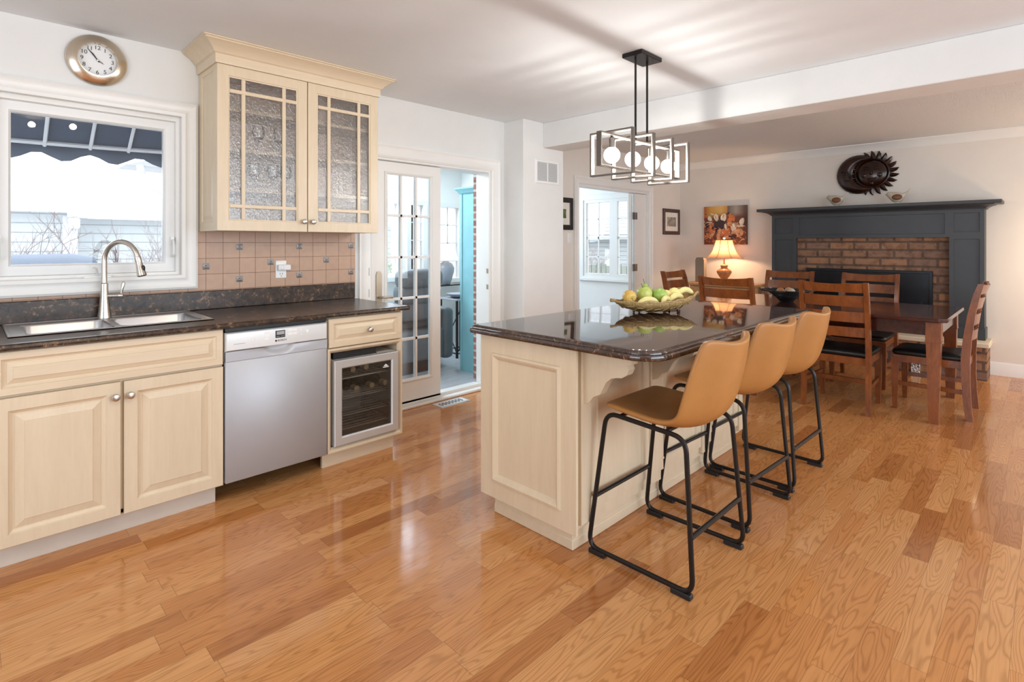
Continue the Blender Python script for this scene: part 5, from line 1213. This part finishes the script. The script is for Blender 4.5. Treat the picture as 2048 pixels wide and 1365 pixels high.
mb = MB(); mb.box(.93, 1.05, 8.90, 8.96, 1.50, 1.64, .02); obj('wall_lamp', mb, 'white', t)
# downspout and eave of this house
t = thing('rain_downspout', 'white downspout elbow under the eave outside the sink window', 'downspout', (1.25, 5.6, 1.9))
mb = MB(); mb.tube(fillet([(1.05, 5.5, 1.98), (1.07, 5.5, 1.85), (1.18, 5.48, 1.77), (1.56, 5.42, 1.66), (1.58, 5.42, -.2)], .08, 8), .03, 10); obj('pipe', mb, 'alu', t)
mb = MB(); mb.rings([[(.95, 5.5, 1.975), (1.25, 5.40, 2.07), (1.62, 5.38, 2.05), (1.62, 5.38, 1.96)], [(.95, 5.9, 1.975), (1.25, 5.9, 2.07), (1.62, 5.9, 2.05), (1.62, 5.9, 1.96)]]); obj('eave', mb, 'alu', t, smooth=0)
# covered grill
mb = MB(); pts = []
R = []
for x, s in ((-.25, .80), (-.2, .95), (.0, 1), (.55, 1), (.68, .96), (.74, .75)):
    R.append([(x, 5.05+.27*s*math.cos(PI*k/10), .55+(.685*s)*math.sin(PI*k/10)) for k in range(11)] + [(x, 4.80, -.2), (x, 5.3, -.2)][::1])
R = [r[:11]+[(r[10][0], 4.79, -.2), (r[0][0], 5.31, -.2)] for r in R]
mb.rings(R); o = obj('covered_grill', mb, 'grill', smooth=40, loc=(.25, 5.05, -.2)); tag(o, 'navy covered barbecue below the sink window', 'barbecue')
# bare shrubs
def shrub(p, h, spread, seed, n, label, mat, thick=.012, leafy=False):
    rnd = random.Random(seed); mb = MB()
    def grow(q, d, L, r, lev):
        pts = [q]; dd = d.copy(); rad = [r]
        for k in range(4):
            dd = (dd+Vector((rnd.uniform(-.3, .3), rnd.uniform(-.3, .3), rnd.uniform(-.12, .22)))).normalized(); pts.append(pts[-1]+dd*L/4); rad.append(r*(1-.15*(k+1)))
        mb.tube(pts, rad, 4)
        if lev:
            for k in range(3 if lev > 1 else 4):
                b = pts[rnd.randint(1, 4)]; nd = (dd+Vector((rnd.uniform(-1, 1), rnd.uniform(-1, 1), rnd.uniform(-.3, .8)))).normalized(); grow(b, nd, L*rnd.uniform(.45, .7), r*.55, lev-1)
    for k in range(n):
        a = rnd.uniform(0, 2*PI); grow(Vector(p)+Vector((rnd.uniform(-spread, spread), rnd.uniform(-.15, .15), 0)), Vector((math.cos(a)*.5, math.sin(a)*.5, 1)).normalized(), h*.62, thick, 3)
    o = obj('bare_shrub', mb, mat, loc=p, smooth=0); tag(o, label, 'shrub'); return o
shrub((.35, 7.3, -.2), 1.75, .12, 3, 13, 'bare twiggy shrub at the left of the sink window view', 'twig')
shrub((1.05, 7.7, -.2), 1.75, .18, 5, 15, 'bare reddish shrub right of centre in the sink window view', 'twig')
shrub((1.80, 7.35, -.2), 1.9, .12, 9, 12, 'bare branching shrub at the right edge of the sink window view', 'twig_pale')
# green shrubs beyond the sunroom windows
def leafy(p, h, w, seed, label):
    rnd = random.Random(seed); mb = MB()
    for k in range(420):
        a = rnd.uniform(0, 2*PI); z = rnd.random(); r = w*math.sqrt(rnd.random())*(1-.55*z)
        c = Vector(p)+Vector((r*math.cos(a), r*math.sin(a), z*h)); u = Vector((rnd.uniform(-1, 1), rnd.uniform(-1, 1), rnd.uniform(-1, 1))).normalized(); v = u.orthogonal().normalized()
        mb._f([mb.bm.verts.new(x) for x in (c-u*.05, c-v*.022, c+u*.05, c+v*.022)])
    t = thing('garden_shrub', label, 'shrub', p)
    obj('foliage', mb, 'leaf', t, smooth=0, recalc=False)
    mb = MB(); mb.tube([Vector(p), Vector(p)+Vector((0, 0, h*.8))], [.03, .01], 6); obj('trunk', mb, 'twig', t)
leafy((5.6, 7.6, -.2), 1.9, .55, 4, 'green garden shrub beyond the sunroom window')
leafy((4.45, 7.4, -.2), 1.5, .5, 6, 'green garden shrub behind the french door panes')
# house and fence beyond window_2
t = thing('neighbour_house', 'neighbouring house with pale shingled roof beyond the doorway window', 'building', (13.5, 9.0, 0))
mb = MB(); mb.rings([[(12.6, 4, 1.50), (12.6, 16, 1.50), (17, 16, 3.9), (17, 4, 3.9)], [(12.6, 4, 1.56), (12.6, 16, 1.56), (17, 16, 3.96), (17, 4, 3.96)]]); obj('roof', mb, 'roof', t, smooth=0)
mb = MB(); mb.box(12.57, 12.62, 4, 16, 1.42, 1.52); obj('gutter', mb, 'grille', t, smooth=0)
mb = MB(); mb.box(13.0, 13.2, 4, 16, -.2, 1.55); obj('house_wall', mb, 'siding', t, smooth=0)
for y in (7.7, 8.7):
    mb = MB(); mb.box(12.97, 13.0, y, y+.4, .55, 1.15); obj('house_window', mb, 'grille', t, smooth=0)
t = thing('garden_fence', 'weathered board fence beyond the doorway window', 'fence', (11.3, 8, -.2))
mb = MB()
for k in range(70):
    y = 4+k*.15; mb.box(11.3, 11.33, y, y+.135, -.2, .78+.03*math.sin(k*1.7))
obj('boards', mb, 'fence', t, smooth=0)
mb = MB(); mb.box(11.33, 11.37, 4, 14.5, .1, .18); mb.box(11.33, 11.37, 4, 14.5, .6, .68); obj('rails', mb, 'fence', t, smooth=0)
shrub((10.6, 8.05, -.2), 1.7, .3, 14, 5, 'bare shrub in front of the board fence', 'twig_pale', .014)
